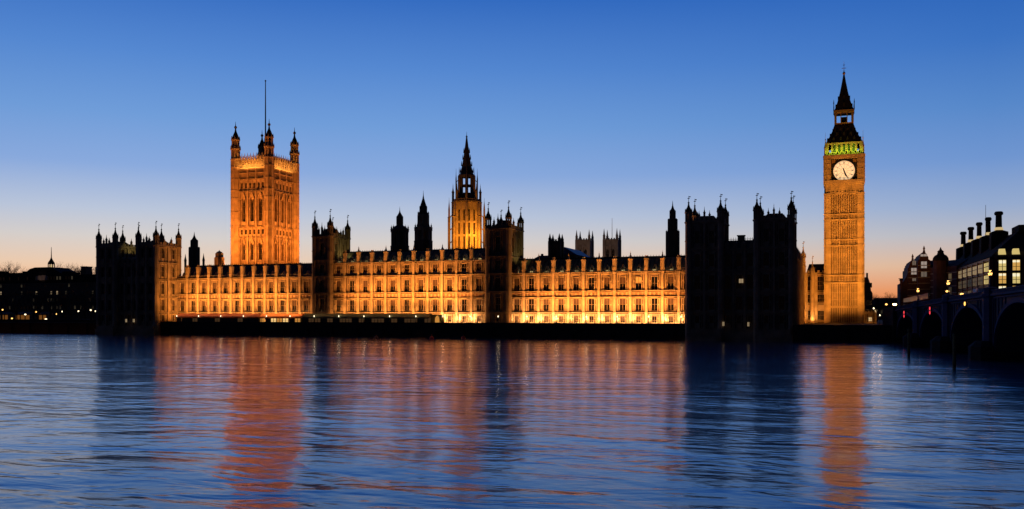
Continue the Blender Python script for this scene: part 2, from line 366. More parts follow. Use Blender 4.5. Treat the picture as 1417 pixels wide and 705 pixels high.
# ------------------------------------------------------------------ palace wings
Yf = 284.0
ZG, Z1, Z2, Z3 = 4.45, 8.3, 14.6, 21.3
def bal(i, st): return (GLASS, BLIND if (i*7+len(st)) % 4 else None)
def wing(label, x0, x1, nb, upper, roofz, chim, marquee, deepbase):
    t = thing('palace_wing', label, 'palace wing', (x0, Yf, ZG), 'lit wings of the palace between the towers'); W_ = x1-x0; p = W_/nb
    m = MB((x0, Yf, 0)); curtains = {('b1', 8)} if deepbase else set()
    def gf(i, st):
        if deepbase and st == 'b' and i == 8: return (GLASS, CURT)
        return bal(i, st)
    st = [(ZG, Z1, ZG+.05, 7.2, 1.5, 'g'), (Z1, Z1+5.0, 8.95, 13.0, 1.95, 'a'), (Z1+5.0, 15.3, 0, 0, 0, 'blank'), (15.3, Z3, 15.6, 19.7, 1.95, 'b')]
    if upper: st.append((Z3, 26.0, 22.6, 25.0, 1.9, 'c'))
    facade(m, t, 0, W_, nb, st, glassf=gf, pier=.8, pd=.5)
    m.use(REDST); m.box(.5, W_-.5, .002, .05, 13.42, 15.1); m.use(STONE)
    for i in range(nb):      # heraldic panels in the band between the floors
        c = (i+.5)*p
        for k in (-1.35, 0, 1.35):
            m.prism([(c+k-.42, 14.3), (c+k, 13.75), (c+k+.42, 14.3), (c+k, 14.95)] if k == 0 else [(c+k-.25, 13.8), (c+k+.25, 13.8), (c+k+.25, 14.8), (c+k-.25, 14.8)], .003, .2 if k == 0 else .12)
    zt = st[-1][1]
    m.use(STONE2); m.box(.3, W_-.3, -14, -.56, ZG, zt)      # the core behind the windows
    # pierced parapet
    m.use(STONE); m.box(0, W_, -.25, .1, zt+.12, zt+.45); 
    k = .2
    while k < W_-.2: m.box(k, k+.25, -.2, .05, zt+.45, zt+1.0); k += .62
    m.box(0, W_, -.25, .12, zt+1.0, zt+1.18)
    m.build('wall', t)
    r = MB((x0, Yf, 0)).use(SLATE); r.wedge(.2, W_-.2, -13.5, -1.1, zt+.1, roofz, 1.0, W_-1.0, -8.5, -6.2)
    r.use(LEAD)
    k = .6
    while k < W_: r.tube((k, -1.15, zt+.25), (k, -6.3, roofz+.03), .09, .09); k += 1.28
    r.box(1, W_-1, -7.45, -7.2, roofz, roofz+.5)
    k = 1.2
    while k < W_-1: r.lathe(k, -7.3, [(.1, roofz+.5), (.05, roofz+.9)], 4); k += .9
    r.build('roof', t)
    for i in range(0, nb+1):
        c = i*p
        if i in (0, nb) and not deepbase: continue
        if i == 0: continue
        q = MB((x0, Yf, 0)).use(STONE)
        if chim and i % 2 == 1 or (chim == 2):
            q.box(c-.58, c+.58, -.75, .5, zt+.1, roofz-.9); q.box(c-.7, c+.7, -.87, .62, roofz-.9, roofz-.6); q.box(c-.62, c+.62, -.75, .5, zt+1.7, zt+1.95)
            q.lathe(c, -.1, [(.5, roofz-.6), (.46, roofz+.1), (.55, roofz+.14), (.55, roofz+.26)], 8)
        else:
            pinnacle(q, c, -.12, zt+.1, roofz+1.9, 1.15)
        q.build('chimney_stack' if (chim and i % 2 == 1 or chim == 2) else 'pinnacle', t)
    for i in range(nb):
        c = (i+.5)*p; q = MB((x0, Yf, 0)).use(STONE)
        q.prism([(c-.55, zt+.15), (c+.55, zt+.15), (c+.55, zt+1.5), (c, zt+2.5), (c-.55, zt+1.5)], -2.2, -.6)
        q.use(GLASS); q.box(c-.25, c+.25, -.62, -.58, zt+.8, zt+1.5)
        q.build('dormer', t)
    return t
XA0, XA1 = XS1+.2, ax(433, Yf)              # left wing
xw0, xw1 = ax(252.3, Yf), ax(423.6, Yf); pA = (xw1-xw0)/11
wA = wing('left palace wing between the square left block and the first slim tower', xw0-pA/2, xw1+pA/2, 12, False, 26.3, 2, True, False)
xw0, xw1 = ax(468.5, Yf), ax(662.8, Yf); pB = (xw1-xw0)/10; XB0, XB1 = xw0-pB/2, xw1+pB/2
wB = wing('middle palace wing with an extra top storey between the two slim towers', XB0, XB1, 11, True, 30.2, 1, True, False)
xw0, xw1 = ax(715, Yf), ax(950.8, Yf); pC = (xw1-xw0)/11; XC0, XC1 = xw0-pC/2, xw1+pC/2
wC = wing('right palace wing with the brightest ground floor beside the unlit block', XC0, XC1, 12, False, 26.2, 1, False, True)

# floodlights along the foot of the wings: strips of sodium lamps; the raised farther rows are added fill
def strip(x0, x1, Y, z, aimy, aimz, pw, col, sp=180, name='flood_or_fill_strip', n=1):
    for i in range(n):
        a = x0+(x1-x0)*i/n; b = x0+(x1-x0)*(i+1)/n
        o = area(name, ((a+b)/2, Y, z), ((a+b)/2, aimy, aimz), b-a-.4, .35, pw/n*random.uniform(.85, 1.15), col, sp)
strip(XA0+2.5, XA1-2, 279.5, 5.0, Yf-1.2, 17, 9800, SOD, n=6)
strip(XA0+5, XA1-7, 277.0, 8.4, Yf, 19, 9500, SOD, 90, n=3)  # added fill strip hung above the marquee roofs
strip(XB0+2.5, XB1-2.5, 279.5, 5.0, Yf-1.2, 18, 10500, SOD, n=6)
strip(XB0+7, XB1-7, 277.0, 8.4, Yf, 21, 10500, SOD, 90, n=3)  # added raised fill strip for the upper floors
strip(XC0+2.5, XC1-3, 279.5, 5.0, Yf-1.2, 17, 11000, SOD, n=6)
strip(XC0+7, XC1-5, 277.0, 6.4, Yf, 18, 10500, SOD, 90, n=3)  # added farther fill strip above the terrace
def uplighter(x, Y, z, pw, col, aim, label='small floodlight at the foot of a pier of the right palace wing', group='floodlights at the foot of the right wing', ang=110):
    t = thing('floodlight', label, 'floodlight', (x, Y, z), group)
    m = MB((x, Y, z)).use(BLACK); m.box(-.3, .3, -.05, .15, .08, .4); m.box(-.05, .05, -.02, .08, -.4, .08); m.build('housing', t)
    m = MB((x, Y, z)).use(GLOBE); m.box(-.24, .24, -.12, -.06, .12, .36); m.build('lens', t)
    spot('floodlight_beam', (x, Y+.3, z+.35), aim, pw, col, ang, .9, .15, t)
strip(XC0+2, XC1-2, 281.2, 4.75, Yf, 6.6, 4800, (1, .54, .21), n=4)
strip(XA0+3, XA1-2, 281.2, 4.75, Yf, 6.8, 3500, (1, .5, .16), n=4)
strip(XB0+2, XB1-18, 281.2, 4.75, Yf, 6.8, 2600, (1, .5, .16), n=4)
strip(XB1-17, XB1-2, 281.2, 4.75, Yf, 6.6, 1600, (1, .56, .23))
for i in range(13):
    x = XC0+i*pC
    if i < 12: uplighter(x+pC*.0+.9, 282.3, 4.95, 2100*random.uniform(.7, 1.4), (1, .58, .25), (x+.9, 284, 8.5))
for i in (8, 9, 10):
    uplighter(XB0+i*pB+.9, 282.3, 4.95, 2100*random.uniform(.7, 1.4), (1, .58, .25), (XB0+i*pB+.9, 284, 8.5), 'small floodlight at the foot of the middle wing near the second slim tower', 'floodlights at the foot of the middle wing')
# dim work lights in the gutters that catch the roofs of the middle and right wings
area('gutter_floodlight', ((XB0+XB1)/2, Yf+.55, 26.5), ((XB0+XB1)/2, Yf+3.5, 30), XB1-XB0-4, .2, 260, GRNW, 150)
area('gutter_floodlight', ((XC0+XC1)/2, Yf+.55, 21.8), ((XC0+XC1)/2, Yf+3.5, 26), XC1-XC0-6, .2, 330, GRNW, 150)

# ------------------------------------------------------------------ slim river towers
def body_crown(m, w, dep, z, tips, r, mt, front_d=0, small=True):
    pass
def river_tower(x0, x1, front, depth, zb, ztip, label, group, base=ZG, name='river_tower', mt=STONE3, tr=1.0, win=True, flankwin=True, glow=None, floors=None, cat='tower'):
    W_ = x1-x0; t = thing(name, label, cat, (x0, front, base), group)
    m = MB((x0, front, 0)); fl = floors or [(base, Z1, 5.4, 7.4, 1.3, 'ta'), (Z1, 15.3, 8.9, 13.2, 1.9, 'tb'), (15.3, Z3, 15.8, 19.9, 1.9, 'tc'), (Z3, 27.0, 22.6, 25.6, 1.9, 'td'), (27.0, zb, 28.6, min(zb-2.2, 33.6), 1.7, 'arche')]
    nb = 1 if W_ < 9 else 2
    facade(m, t, .9, W_-1.8, nb, fl, mt, pier=.7, pd=.35, glassf=lambda i, s: (GLASS, None), depth=.7)
    m.use(mt); m.box(.4, W_-1.0, -depth+.4, -.75, base, zb)
    m.build('wall', t)
    # right-hand flank, a real wall with windows above the wing roof
    f = MB((x1-.35, front, 0), R(90))
    ff = [s for s in fl if s[0] >= (26.9 if flankwin == 'top' else 0)]
    facade(f, t, 1.0, depth-2.0, 2, ff, mt, pier=.6, pd=.3, glassf=lambda i, s: (GLASS, None), depth=.4)
    f.build('flank_wall', t)
    c = MB((x0, front, 0)).use(mt)
    for (a, b, cc, dd, al) in ((.5, W_-.5, -.35, .15, 'u'), (.5, W_-.5, -depth-.1, -depth+.4, 'u'), (W_-.45, W_+.05, -depth+.5, -.5, 'd'), (-.05, .45, -depth+.5, -.5, 'd')):
        c.use(mt); c.box(a, b, cc, dd, zb, zb+.7); battlement(c, a, b, cc, dd, zb+.7, .8, .6, mt, al)
    c.build('parapet', t)
    # steep iron pavilion roof with stepped cresting pinnacles
    q = MB((x0, front, 0)).use(LEAD); q.wedge(1.2, W_-1.2, -depth+1.2, -1.2, zb, zb+3.0, W_*.3, W_*.7, -depth*.62, -depth*.38)
    q.box(W_*.3, W_*.7, -depth*.62, -depth*.38, zb+3.0, zb+3.35)
    q.build('roof', t)
    for (u, d) in ((W_*.33, -.1), (W_*.66, -.1), (W_*.5, -.1), (W_-.1, -depth*.33), (W_-.1, -depth*.67), (.1, -depth*.5), (W_*.5, -depth)):
        h = 3.1 if abs(u-W_*.5) > .1 or d < -1 else 4.2
        q = MB((x0, front, 0)); pinnacle(q, u, d, zb+.2, zb+h+1.0, .55, mt, LEAD); q.build('pinnacle', t)
    for (u, d, e) in ((.5, -.5, 0), (W_-.5, -.5, .3), (.5, -depth+.5, -1.2), (W_-.5, -depth+.5, -.6)):
        q = MB((x0, front, 0)); turret(q, u, d, base if d > -1 or u > 1 else zb-6, zb+.2, ztip+e, tr, mt); q.build('turret', t)
    return t
TA0, TA1 = ax(433, 281.2), ax(457.6, 281.2); TB0, TB1 = ax(673, 281.2), ax(705, 281.2)
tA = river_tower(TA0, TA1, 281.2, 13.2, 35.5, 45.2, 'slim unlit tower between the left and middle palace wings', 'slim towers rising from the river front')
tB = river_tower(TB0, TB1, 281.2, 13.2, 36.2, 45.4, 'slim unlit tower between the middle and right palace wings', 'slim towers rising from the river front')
# faint light on the right flanks of the slim towers
for X in (TA1, TB1):
    spot('roof_floodlight', (X+5, 286.4, 28.4 if X < -150 else 24.0), (X, 288.5, 33), 1500, (.9, .72, .22), 110, .7, .3)

# ------------------------------------------------------------------ end pavilions
def pavilion(x0, w1, gap, w2, front, label, zb, ztip, chimney):
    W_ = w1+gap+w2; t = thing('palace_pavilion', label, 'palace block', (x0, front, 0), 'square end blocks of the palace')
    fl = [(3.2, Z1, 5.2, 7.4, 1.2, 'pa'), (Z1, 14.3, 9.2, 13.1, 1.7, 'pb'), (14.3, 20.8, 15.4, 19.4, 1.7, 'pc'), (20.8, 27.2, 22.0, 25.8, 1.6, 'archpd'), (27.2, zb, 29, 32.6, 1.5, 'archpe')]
    litset = {'pb': (), }
    def sub(u0, w, nb, floors, dback, mtx=STONE2, fr=0.):
        m = MB((x0, front+fr, 0)); facade(m, t, u0+.9, w-1.8, nb, floors, mtx, pier=.7, pd=.35, glassf=lambda i, s: (GLASS, None), depth=.6)
        m.use(mtx); m.box(u0+.3, u0+w-1.0, -dback, -.65, 3.2, floors[-1][1]); m.box(u0+.9-.4, u0+w-.5, -dback, .9, -1.5, 3.3); m.box(u0, u0+w, -.6, 1.2, -1.5, 2.2)
        m.build('wall', t)
    sub(0, w1, 2, fl, 12.6); sub(w1+gap, w2, 2, fl, 12.6)
    sub(w1-.9, gap+1.8, 3, fl[:4], 12, fr=1.4)
    for (a, w) in ((0, w1), (w1+gap, w2)):
        f = MB((x0+a+w-.35, front, 0), R(90)); ffl = fl if a > 0 else fl[4:]
        facade(f, t, 1.0, 11.6, 2, ffl, STONE if x0 < -100 else STONE2, pier=.8, pd=.35, glassf=lambda i, s: (GLASS, BLIND if s == 'pb' else None), depth=.4); f.build('flank_wall', t)
        c = MB((x0, front, 0))
        for (p, q_, cc, dd, al) in ((a+.6, a+w-.6, -.35, .15, 'u'), (a+.6, a+w-.6, -13.3, -12.8, 'u'), (a+w-.45, a+w+.05, -12.5, -.6, 'd'), (a-.05, a+.45, -12.5, -.6, 'd')):
            c.use(STONE2); c.box(p, q_, cc, dd, zb, zb+.6); battlement(c, p, q_, cc, dd, zb+.6, .8, .6, STONE2, al)
        c.build('parapet', t)
        r = MB((x0, front, 0)).use(LEAD); r.wedge(a+1.2, a+w-1.2, -12, -1.2, zb, zb+2.4, a+w*.3, a+w*.7, -8, -5); r.build('roof', t)
        for (u, d, h) in ((a+w*.35, -.1, 3.2), (a+w*.65, -.1, 3.2), (a+w*.5, -.1, 4.3), (a+w-.2, -4.5, 3.4), (a+w-.2, -8.5, 3.4), (a+w*.5, -13, 3.0), (a+.2, -6, 3.4)):
            q = MB((x0, front, 0)); pinnacle(q, u, d, zb+.2, zb+h+.4, .55, STONE2, LEAD); q.build('pinnacle', t)
        for (u, d, e) in ((a+.4, -.4, 0), (a+w-.4, -.4, .2), (a+.4, -12.7, .6), (a+w-.4, -12.7, .4)):
            q = MB((x0, front, 0)); turret(q, u, d, -1.5 if d > -1 else 4, zb+.1, ztip+e, 1.05, STONE2); q.build('turret', t)
    g0 = w1+.1; g1 = w1+gap-.1
    r = MB((x0, front, 0)).use(SLATE); r.wedge(g0, g1, -12, -2.3, 27.3, 30.0, g0, g1, -8.5, -5.8); r.use(LEAD)
    k = g0+.4
    while k < g1: r.lathe(k, -7, [(.1, 30.0), (.05, 31.0)], 4); k += .7
    r.box(g0, g1, -7.1, -6.95, 30.4, 30.5)
    r.build('roof', t)
    q = MB((x0, front, 0)).use(STONE2); uc = (g0+g1)/2+.1; q.box(uc-1.0, uc+1.0, -7.8, -6.2, 29.4, 31.3); q.box(uc-1.2, uc+1.2, -8, -6, 31.3, 31.6)
    q.build('chimney_stack', t)
    for i in range(4):
        c = g0+(i+.5)*(g1-g0)/4; q = MB((x0, front, 0)).use(STONE2); q.prism([(c-.6, 27.2), (c+.6, 27.2), (c+.6, 28.6), (c, 29.6), (c-.6, 28.6)], -4, -2.0); q.build('dormer', t)
    return t
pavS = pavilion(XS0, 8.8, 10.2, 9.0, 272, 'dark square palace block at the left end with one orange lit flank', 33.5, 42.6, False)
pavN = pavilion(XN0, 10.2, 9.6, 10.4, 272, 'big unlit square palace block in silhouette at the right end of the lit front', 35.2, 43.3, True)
for px_, py_, par, w_ in ((1025.5, 389, pavN, 1.2), (1001, 448.5, pavN, .5), (1035.5, 449, pavN, .5), (174.5, 444, pavS, .7), (185, 444, pavS, .7)):
    yy = 271.0 if py_ > 400 else 272.8; q = MB((ax(px_, yy), yy, 0)).use(OFF1); zc = az(py_, px_, yy); q.box(-w_/2, w_/2, -.1, .05, zc-.6, zc+.6); q.use(BLACK); q.box(-.05, .05, .051, .1, zc-.6, zc+.6); q.build('lit_window', par)
area('flank_floodlight', (XS1+12, 274.2, 9.5), (XS1, 278.5, 24), 4, .5, 1900, (1, .36, .06), 150)
spot('roof_floodlight', (XS0+15, 279, 31.6), (XS0+8.8, 279.5, 32), 900, (.9, .75, .25), 90, .6)
spot('roof_floodlight', (XN0+14.6, 275.5, 27.6), (XN0+15.5, 277, 30.5), 90, (1, .85, .5), 120, .6)

# ------------------------------------------------------------------ marquees, parapet lamps
def canvas(name, col, tr=.5):
    m = mat(name, col, .7, .15, .5); t = m.node_tree; p = t.nodes['Principled BSDF']; b = t.nodes.new('ShaderNodeBsdfTranslucent'); b.inputs[0].default_value = (*col, 1)
    x = t.nodes.new('ShaderNodeMixShader'); x.inputs[0].default_value = tr; t.links.new(p.outputs[0], x.inputs[1]); t.links.new(b.outputs[0], x.inputs[2]); t.links.new(x.outputs[0], t.nodes['Material Output'].inputs[0]); return m
CANRED = canvas('red_striped_canvas', (.6, .2, .1)); CANGRN = canvas('green_canvas', (.2, .21, .12))
def marquee(p0, p1, can, label, lit, glow=7., Y0=274.9, Y1=279.0):
    x0, x1 = ax(p0, Y0), ax(p1, Y0); W_ = x1-x0; t = thing('terrace_marquee', label, 'marquee', (x0, Y0, 4.45), 'marquees along the terrace')
    r = MB((x0, Y0, 0)).use(can); n = max(2, int(W_/5)); s = W_/n; de = -(Y1-Y0)
    for i in range(n):
        r.prism([(i*s+.02, 6.55), ((i+1)*s-.02, 6.55), ((i+1)*s-.02, 6.75), (i*s+.02, 6.75)], de-.1, .25)
    r.prism([(0, 6.3), (W_, 6.3), (W_, 6.56), (0, 6.56)], .26, .3)
    r.wedge(-.1, W_+.1, de-.1, .25, 6.76, 8.0, .3, W_-.3, de*.62, de*.38)
    r.build('canvas_roof', t)
    fr = MB((x0, Y0, 0)).use(BLACK); k = 0
    while k <= W_: fr.box(k-.05, k+.05, -.05, .1, 4.45, 6.5); k += 1.25
    fr.box(0, W_, -.04, .08, 5.55, 5.62); fr.build('frame', t)
    k = 0; i = 0
    while k < W_-1.2:
        q = MB((x0, Y0, 0)).use(lit[i % len(lit)]); q.box(k+.1, k+2.4, -.25, -.2, 4.5, 6.45); q.build('window_panel', t); k += 2.5; i += 1
    q = MB((x0, Y0, 0)).use(PVC); q.box(0, W_, de, de+.08, 4.45, 6.5); q.build('back_wall', t)
    area('canvas_fill_light', (x0+W_/2, Y0-.4, 8.9), (x0+W_/2, Y0+1.5, 7.6), W_-1, .15, W_*glow, (1, .5, .2), 120)  # added light above the marquee to brighten its canvas
LITM = mat('warm_marquee_interior', (.3, .2, .1), .6, emit=(1, .42, .08), es=.55)
LITB = mat('bright_marquee_interior', (.3, .2, .1), .6, emit=(1, .62, .22), es=1.0)
LITK = mat('dim_marquee_interior', (.1, .08, .05), .6, emit=(1, .5, .2), es=.05)
marquee(243, 357, CANRED, 'long terrace marquee with reddish canvas roof and dark windows at the left end', [PVC, PVC, PVC, LITK], 9)
marquee(358, 417, canvas('orange_canvas', (.75, .28, .08)), 'orange canvas marquee with glowing windows on the terrace', [LITM, PVC, LITB, LITM, LITB, PVC], 22)
marquee(418, 594, CANGRN, 'long dull green canvas marquee on the terrace below the middle wing', [PVC, LITK, LITK, PVC, LITK], 3)
# rounded porch that closes the green marquee
px0 = ax(596, 275.2); px1 = ax(609, 275.2); t = thing('marquee_porch', 'round topped glowing porch at the right end of the green marquee', 'porch', (px0, 275.2, 4.45))
m = MB((px0, 275.2, 0)).use(CANGRN); w_ = px1-px0; po = [(w_/2+w_/2*math.cos(a), 6.3+w_*.42*math.sin(a)) for a in [math.pi*k/10 for k in range(11)]]
for k in range(10): (a, b), (c, d) = po[k], po[k+1]; m.prism([(a, b), (a+(w_/2-a)*.1, b-.12), (c+(w_/2-c)*.1, d-.12), (c, d)], -3.5, .2)
m.box(0, .15, -3.5, .2, 4.45, 6.3); m.box(w_-.15, w_, -3.5, .2, 4.45, 6.3); m.build('canopy', t)
m = MB((px0, 275.2, 0)).use(LITM); m.prism([(.16, 4.5), (w_-.16, 4.5), (w_-.16, 6.3)]+[(w_/2+w_*.43*math.cos(a), 6.3+w_*.36*math.sin(a)) for a in [math.pi*k/8 for k in range(1, 8)]]+[(.16, 6.3)], -3.2, -3.1); m.build('doorway', t)

LAMPLAB = 'white globe lamp on the terrace parapet above the river'
def lamp_post(x, Y, z, h, globe, label, group, r=.24, name='lamp_post', pw=0, col=(1, .75, .45)):
    t = thing(name, label, 'lamp', (x, Y, z), group)
    m = MB((x, Y, z)).use(BLACK); m.lathe(0, 0, [(.22, 0), (.2, .25), (.1, .35), (.06, h-.35), (.12, h-.28), (.14, h-.2)], 8); m.build('post', t)
    m = MB((x, Y, z)).use(globe); m.lathe(0, 0, [(.03, h-.22), (r*.8, h-.05), (r, h+.12), (r*.8, h+.3), (.04, h+.42)], 8); m.build('globe', t)
    m = MB((x, Y, z)).use(BLACK); m.lathe(0, 0, [(.12, h+.40), (.05, h+.5), (.02, h+.7)], 6); m.build('finial', t)
    if pw:
        l = bpy.data.lights.new('lamp_light', 'POINT'); l.energy = pw; l.color = col; l.shadow_soft_size = r; o = bpy.data.objects.new('lamp_light', l); COL.objects.link(o); o.parent = t; o.location = (0, 0, h+1.0)
    return t
la, lb = ax(244.5, 274.4), ax(575.3, 274.4); ls = (lb-la)/10; proto = None; i = 0
while la+i*ls < XN0-2:
    x = la+i*ls
    if proto is None: proto = lamp_post(x, 274.45, 5.04, 1.95, GLOBE, LAMPLAB, 'globe lamps along the terrace parapet', r=.17, pw=22)
    else: copy_tree(proto, (x, 274.45, 5.04))
    i += 1

# ------------------------------------------------------------------ great square tower
def big_tower():
    x0, x1, y0, y1 = -282.6, -262.9, 376.6, 398.6; zw = 80.6; W_ = x1-x0; D_ = y1-y0
    t = thing('square_tower', 'tall massive floodlit orange square tower with four corner turrets and a flagpole', 'tower', (x0, y0, 4.4))
    fl = [(4.4, 31, 0, 0, 0, 'blank'), (31, 45.6, 34.5, 42.8, 1.9, 'archva'), (45.6, 51, 47.2, 49.5, 1.5, 'vb'), (51, 68.6, 53.6, 65.0, 2.1, 'archvc'), (68.6, 74.6, 70.0, 72.7, 1.5, 'vd'), (74.6, zw, 0, 0, 0, 'blank')]
    def fx(f, width):
        for (a, b, w0, w1, ww, st) in fl:
            nb = 3 if 'arch' in st or st == 'blank' else 6; f.u_ = 0
            facade(f, t, 2.4, width-4.8, nb, [(a, b, w0, w1, ww if nb == 3 else 1.25, st)], STONE, pier=.8 if nb == 3 else .4, pd=.55 if nb == 3 else .3, ribs=nb == 3, depth=1.3 if 'arch' in st else .5, glassf=lambda i, s: (GLASS, None))
        p = (width-4.8)/3
        for i in range(3):      # gabled hoods over the tall windows
            c = 2.4+(i+.5)*p
            for zt in (65.3, 43.0):
                f.use(STONE); f.prism([(c-1.7, zt-.8), (c-1.35, zt-.8), (c, zt+2.1), (c+1.35, zt-.8), (c+1.7, zt-.8), (c, zt+3.0)], .02, .6)
                f.lathe(c, .3, [(.25, zt+2.6), (.08, zt+4.0)], 4)
        for k in range(24):   # blind tracery bands
            u = 2.6+k*(width-5.2)/24
            f.box(u, u+.16, 0, .3, 75, 80); f.box(u, u+.16, 0, .22, 66.5, 68.3); f.box(u, u+.16, 0, .22, 31.5, 34); f.box(u, u+.16, 0, .22, 43.6, 45.3)
        f.box(2.2, width-2.2, .3, .8, zw-.9, zw-.3); f.box(2.2, width-2.2, 0, .5, 77.4, 77.8)
        # pierced crown parapet
        n = 9; s = (width-4.4)/n
        for k in range(n):
            u = 2.2+k*s
            f.box(u+.1, u+.5, -.1, .5, zw-.3, 85.2); f.box(u+s-.5, u+s-.1, -.1, .5, zw-.3, 84.0)
            f.prism([(u+.1, 83.4), (u+s-.1, 83.4), (u+s/2, 86.3)], 0, .35)
            f.box(u, u+s, .05, .3, 82.9, 83.4); f.box(u, u+s, -.05, .3, zw, zw+.9)
            f.box(u+s/2-.15, u+s/2+.15, .05, .3, zw+.9, 83)
            f.lathe(u, .2, [(.3, 85.2), (.22, 86), (.05, 87.6)], 4)
    f = MB((x0, y0, 0)); fx(f, W_); f.use(STONE); f.box(1, W_-1, -D_+1, -1.31, 4.4, zw-.5); f.build('wall', t)
    f = MB((x1, y0, 0), R(90)); fx(f, D_); f.build('wall', t)
    for (ang, o, w_) in ((R(180), (x1, y1, 0), W_), (R(270), (x0, y1, 0), D_)):
        f = MB(o, ang).use(STONE); f.box(1, w_-1, -1.2, 0, 4.4, zw-.3); n = 8; s = (w_-4.4)/n
        for k in range(n): u = 2.2+k*s; f.box(u+.1, u+s*.6, -.1, .5, zw-.3, 84.5)
        f.box(2.2, w_-2.2, 0, .3, 82.6, 83.2); f.build('wall', t)
    for (x, y) in ((x0, y0), (x1, y0), (x1, y1), (x0, y1)):
        q = MB((x, y, 0)); q.use(STONE); r = 2.25; q.lathe(0, 0, [(r, 4.4), (r, 84.6)])
        for z in (31, 38, 45.6, 51, 58, 65, 69, 74.6, 80.6): q.lathe(0, 0, [(r*1.1, z-.2), (r*1.1, z+.35)])
        for i in range(8):
            a = 2*math.pi*i/8
            q.tube((r*1.02*math.cos(a+.39), r*1.02*math.sin(a+.39), 5), (r*1.02*math.cos(a+.39), r*1.02*math.sin(a+.39), 84.6), .2, .2)
        for (za, zb_, rr) in ((84.6, 89.6, r*.95), (90.2, 94.2, r*.8)):
            q.lathe(0, 0, [(rr*1.2, za-.3), (rr*1.2, za+.3)])
            for i in range(8):
                a = 2*math.pi*(i+.5)/8; q.box(rr*.85*math.cos(a)-.33, rr*.85*math.cos(a)+.33, rr*.85*math.sin(a)-.33, rr*.85*math.sin(a)+.33, za, zb_)
            q.lathe(0, 0, [(rr*.35, za), (rr*.35, zb_)], 6)
            q.lathe(0, 0, [(rr*1.22, zb_-.2), (rr*1.22, zb_+.4)])
            for i in range(8):
                a = 2*math.pi*(i+.5)/8; q.lathe(rr*1.1*math.cos(a), rr*1.1*math.sin(a), [(.3, zb_), (.2, zb_+1), (.03, zb_+2.2)], 4)
        q.use(LEAD); q.lathe(0, 0, [(1.8, 94.5), (1.7, 95.6), (1.1, 97.2), (.5, 98.6), (.3, 100), (.65, 100.4), (.7, 101), (.2, 101.5), (.06, 103.6)])
        q.use(GILT); q.lathe(0, 0, [(.5, 100.3), (.75, 100.8), (.4, 101.3)], 6)
        q.build('corner_turret', t)
    q = MB(((x0+x1)/2, (y0+y1)/2, 0)).use(LEAD); q.wedge(-8, 8, -9, 9, zw, 88, -1.6, 1.6, -1.6, 1.6); q.build('roof', t)
    q = MB(((x0+x1)/2, (y0+y1)/2, 0)).use(LEAD); q.lathe(0, 0, [(1.5, 88), (1.0, 92), (.5, 93), (.36, 97), (.3, 110), (.2, 125.4)], 8); q.lathe(0, 0, [(.3, 125.4), (.45, 125.8), (.1, 126.2)], 6)
    for a in range(4): q.tube((1.2*math.cos(a*1.57), 1.2*math.sin(a*1.57), 90), (0, 0, 102), .14, .1)
    q.build('flagpole', t)
    cx, cy = (x0+x1)/2, (y0+y1)/2
    area('tower_floodlight', (cx-1, y0-24, 27), (cx, y0, 74), 16, 1.5, 31000, SODV, 120)
    area('tower_floodlight', (x1+24, cy+1, 27), (x1, cy, 74), 16, 1.5, 26000, SODV, 120)
    spot('tower_floodlight', (cx-2, y0-7, 31.5), (cx-1, y0, 41), 2200, (1, .34, .07), 80, .8, .5)
    area('crown_floodlight', (cx, y0-2.4, 79.5), (cx, y0, 84), W_-6, .4, 1000, (1, .42, .08), 150)
    area('crown_floodlight', (x1+2.4, cy, 79.5), (x1, cy, 84), D_-6, .4, 1000, (1, .42, .08), 150)
    area('crown_floodlight', (cx, cy, 82), (cx, y0, 86), 10, .5, 500, (1, .4, .08), 150)
big_tower()

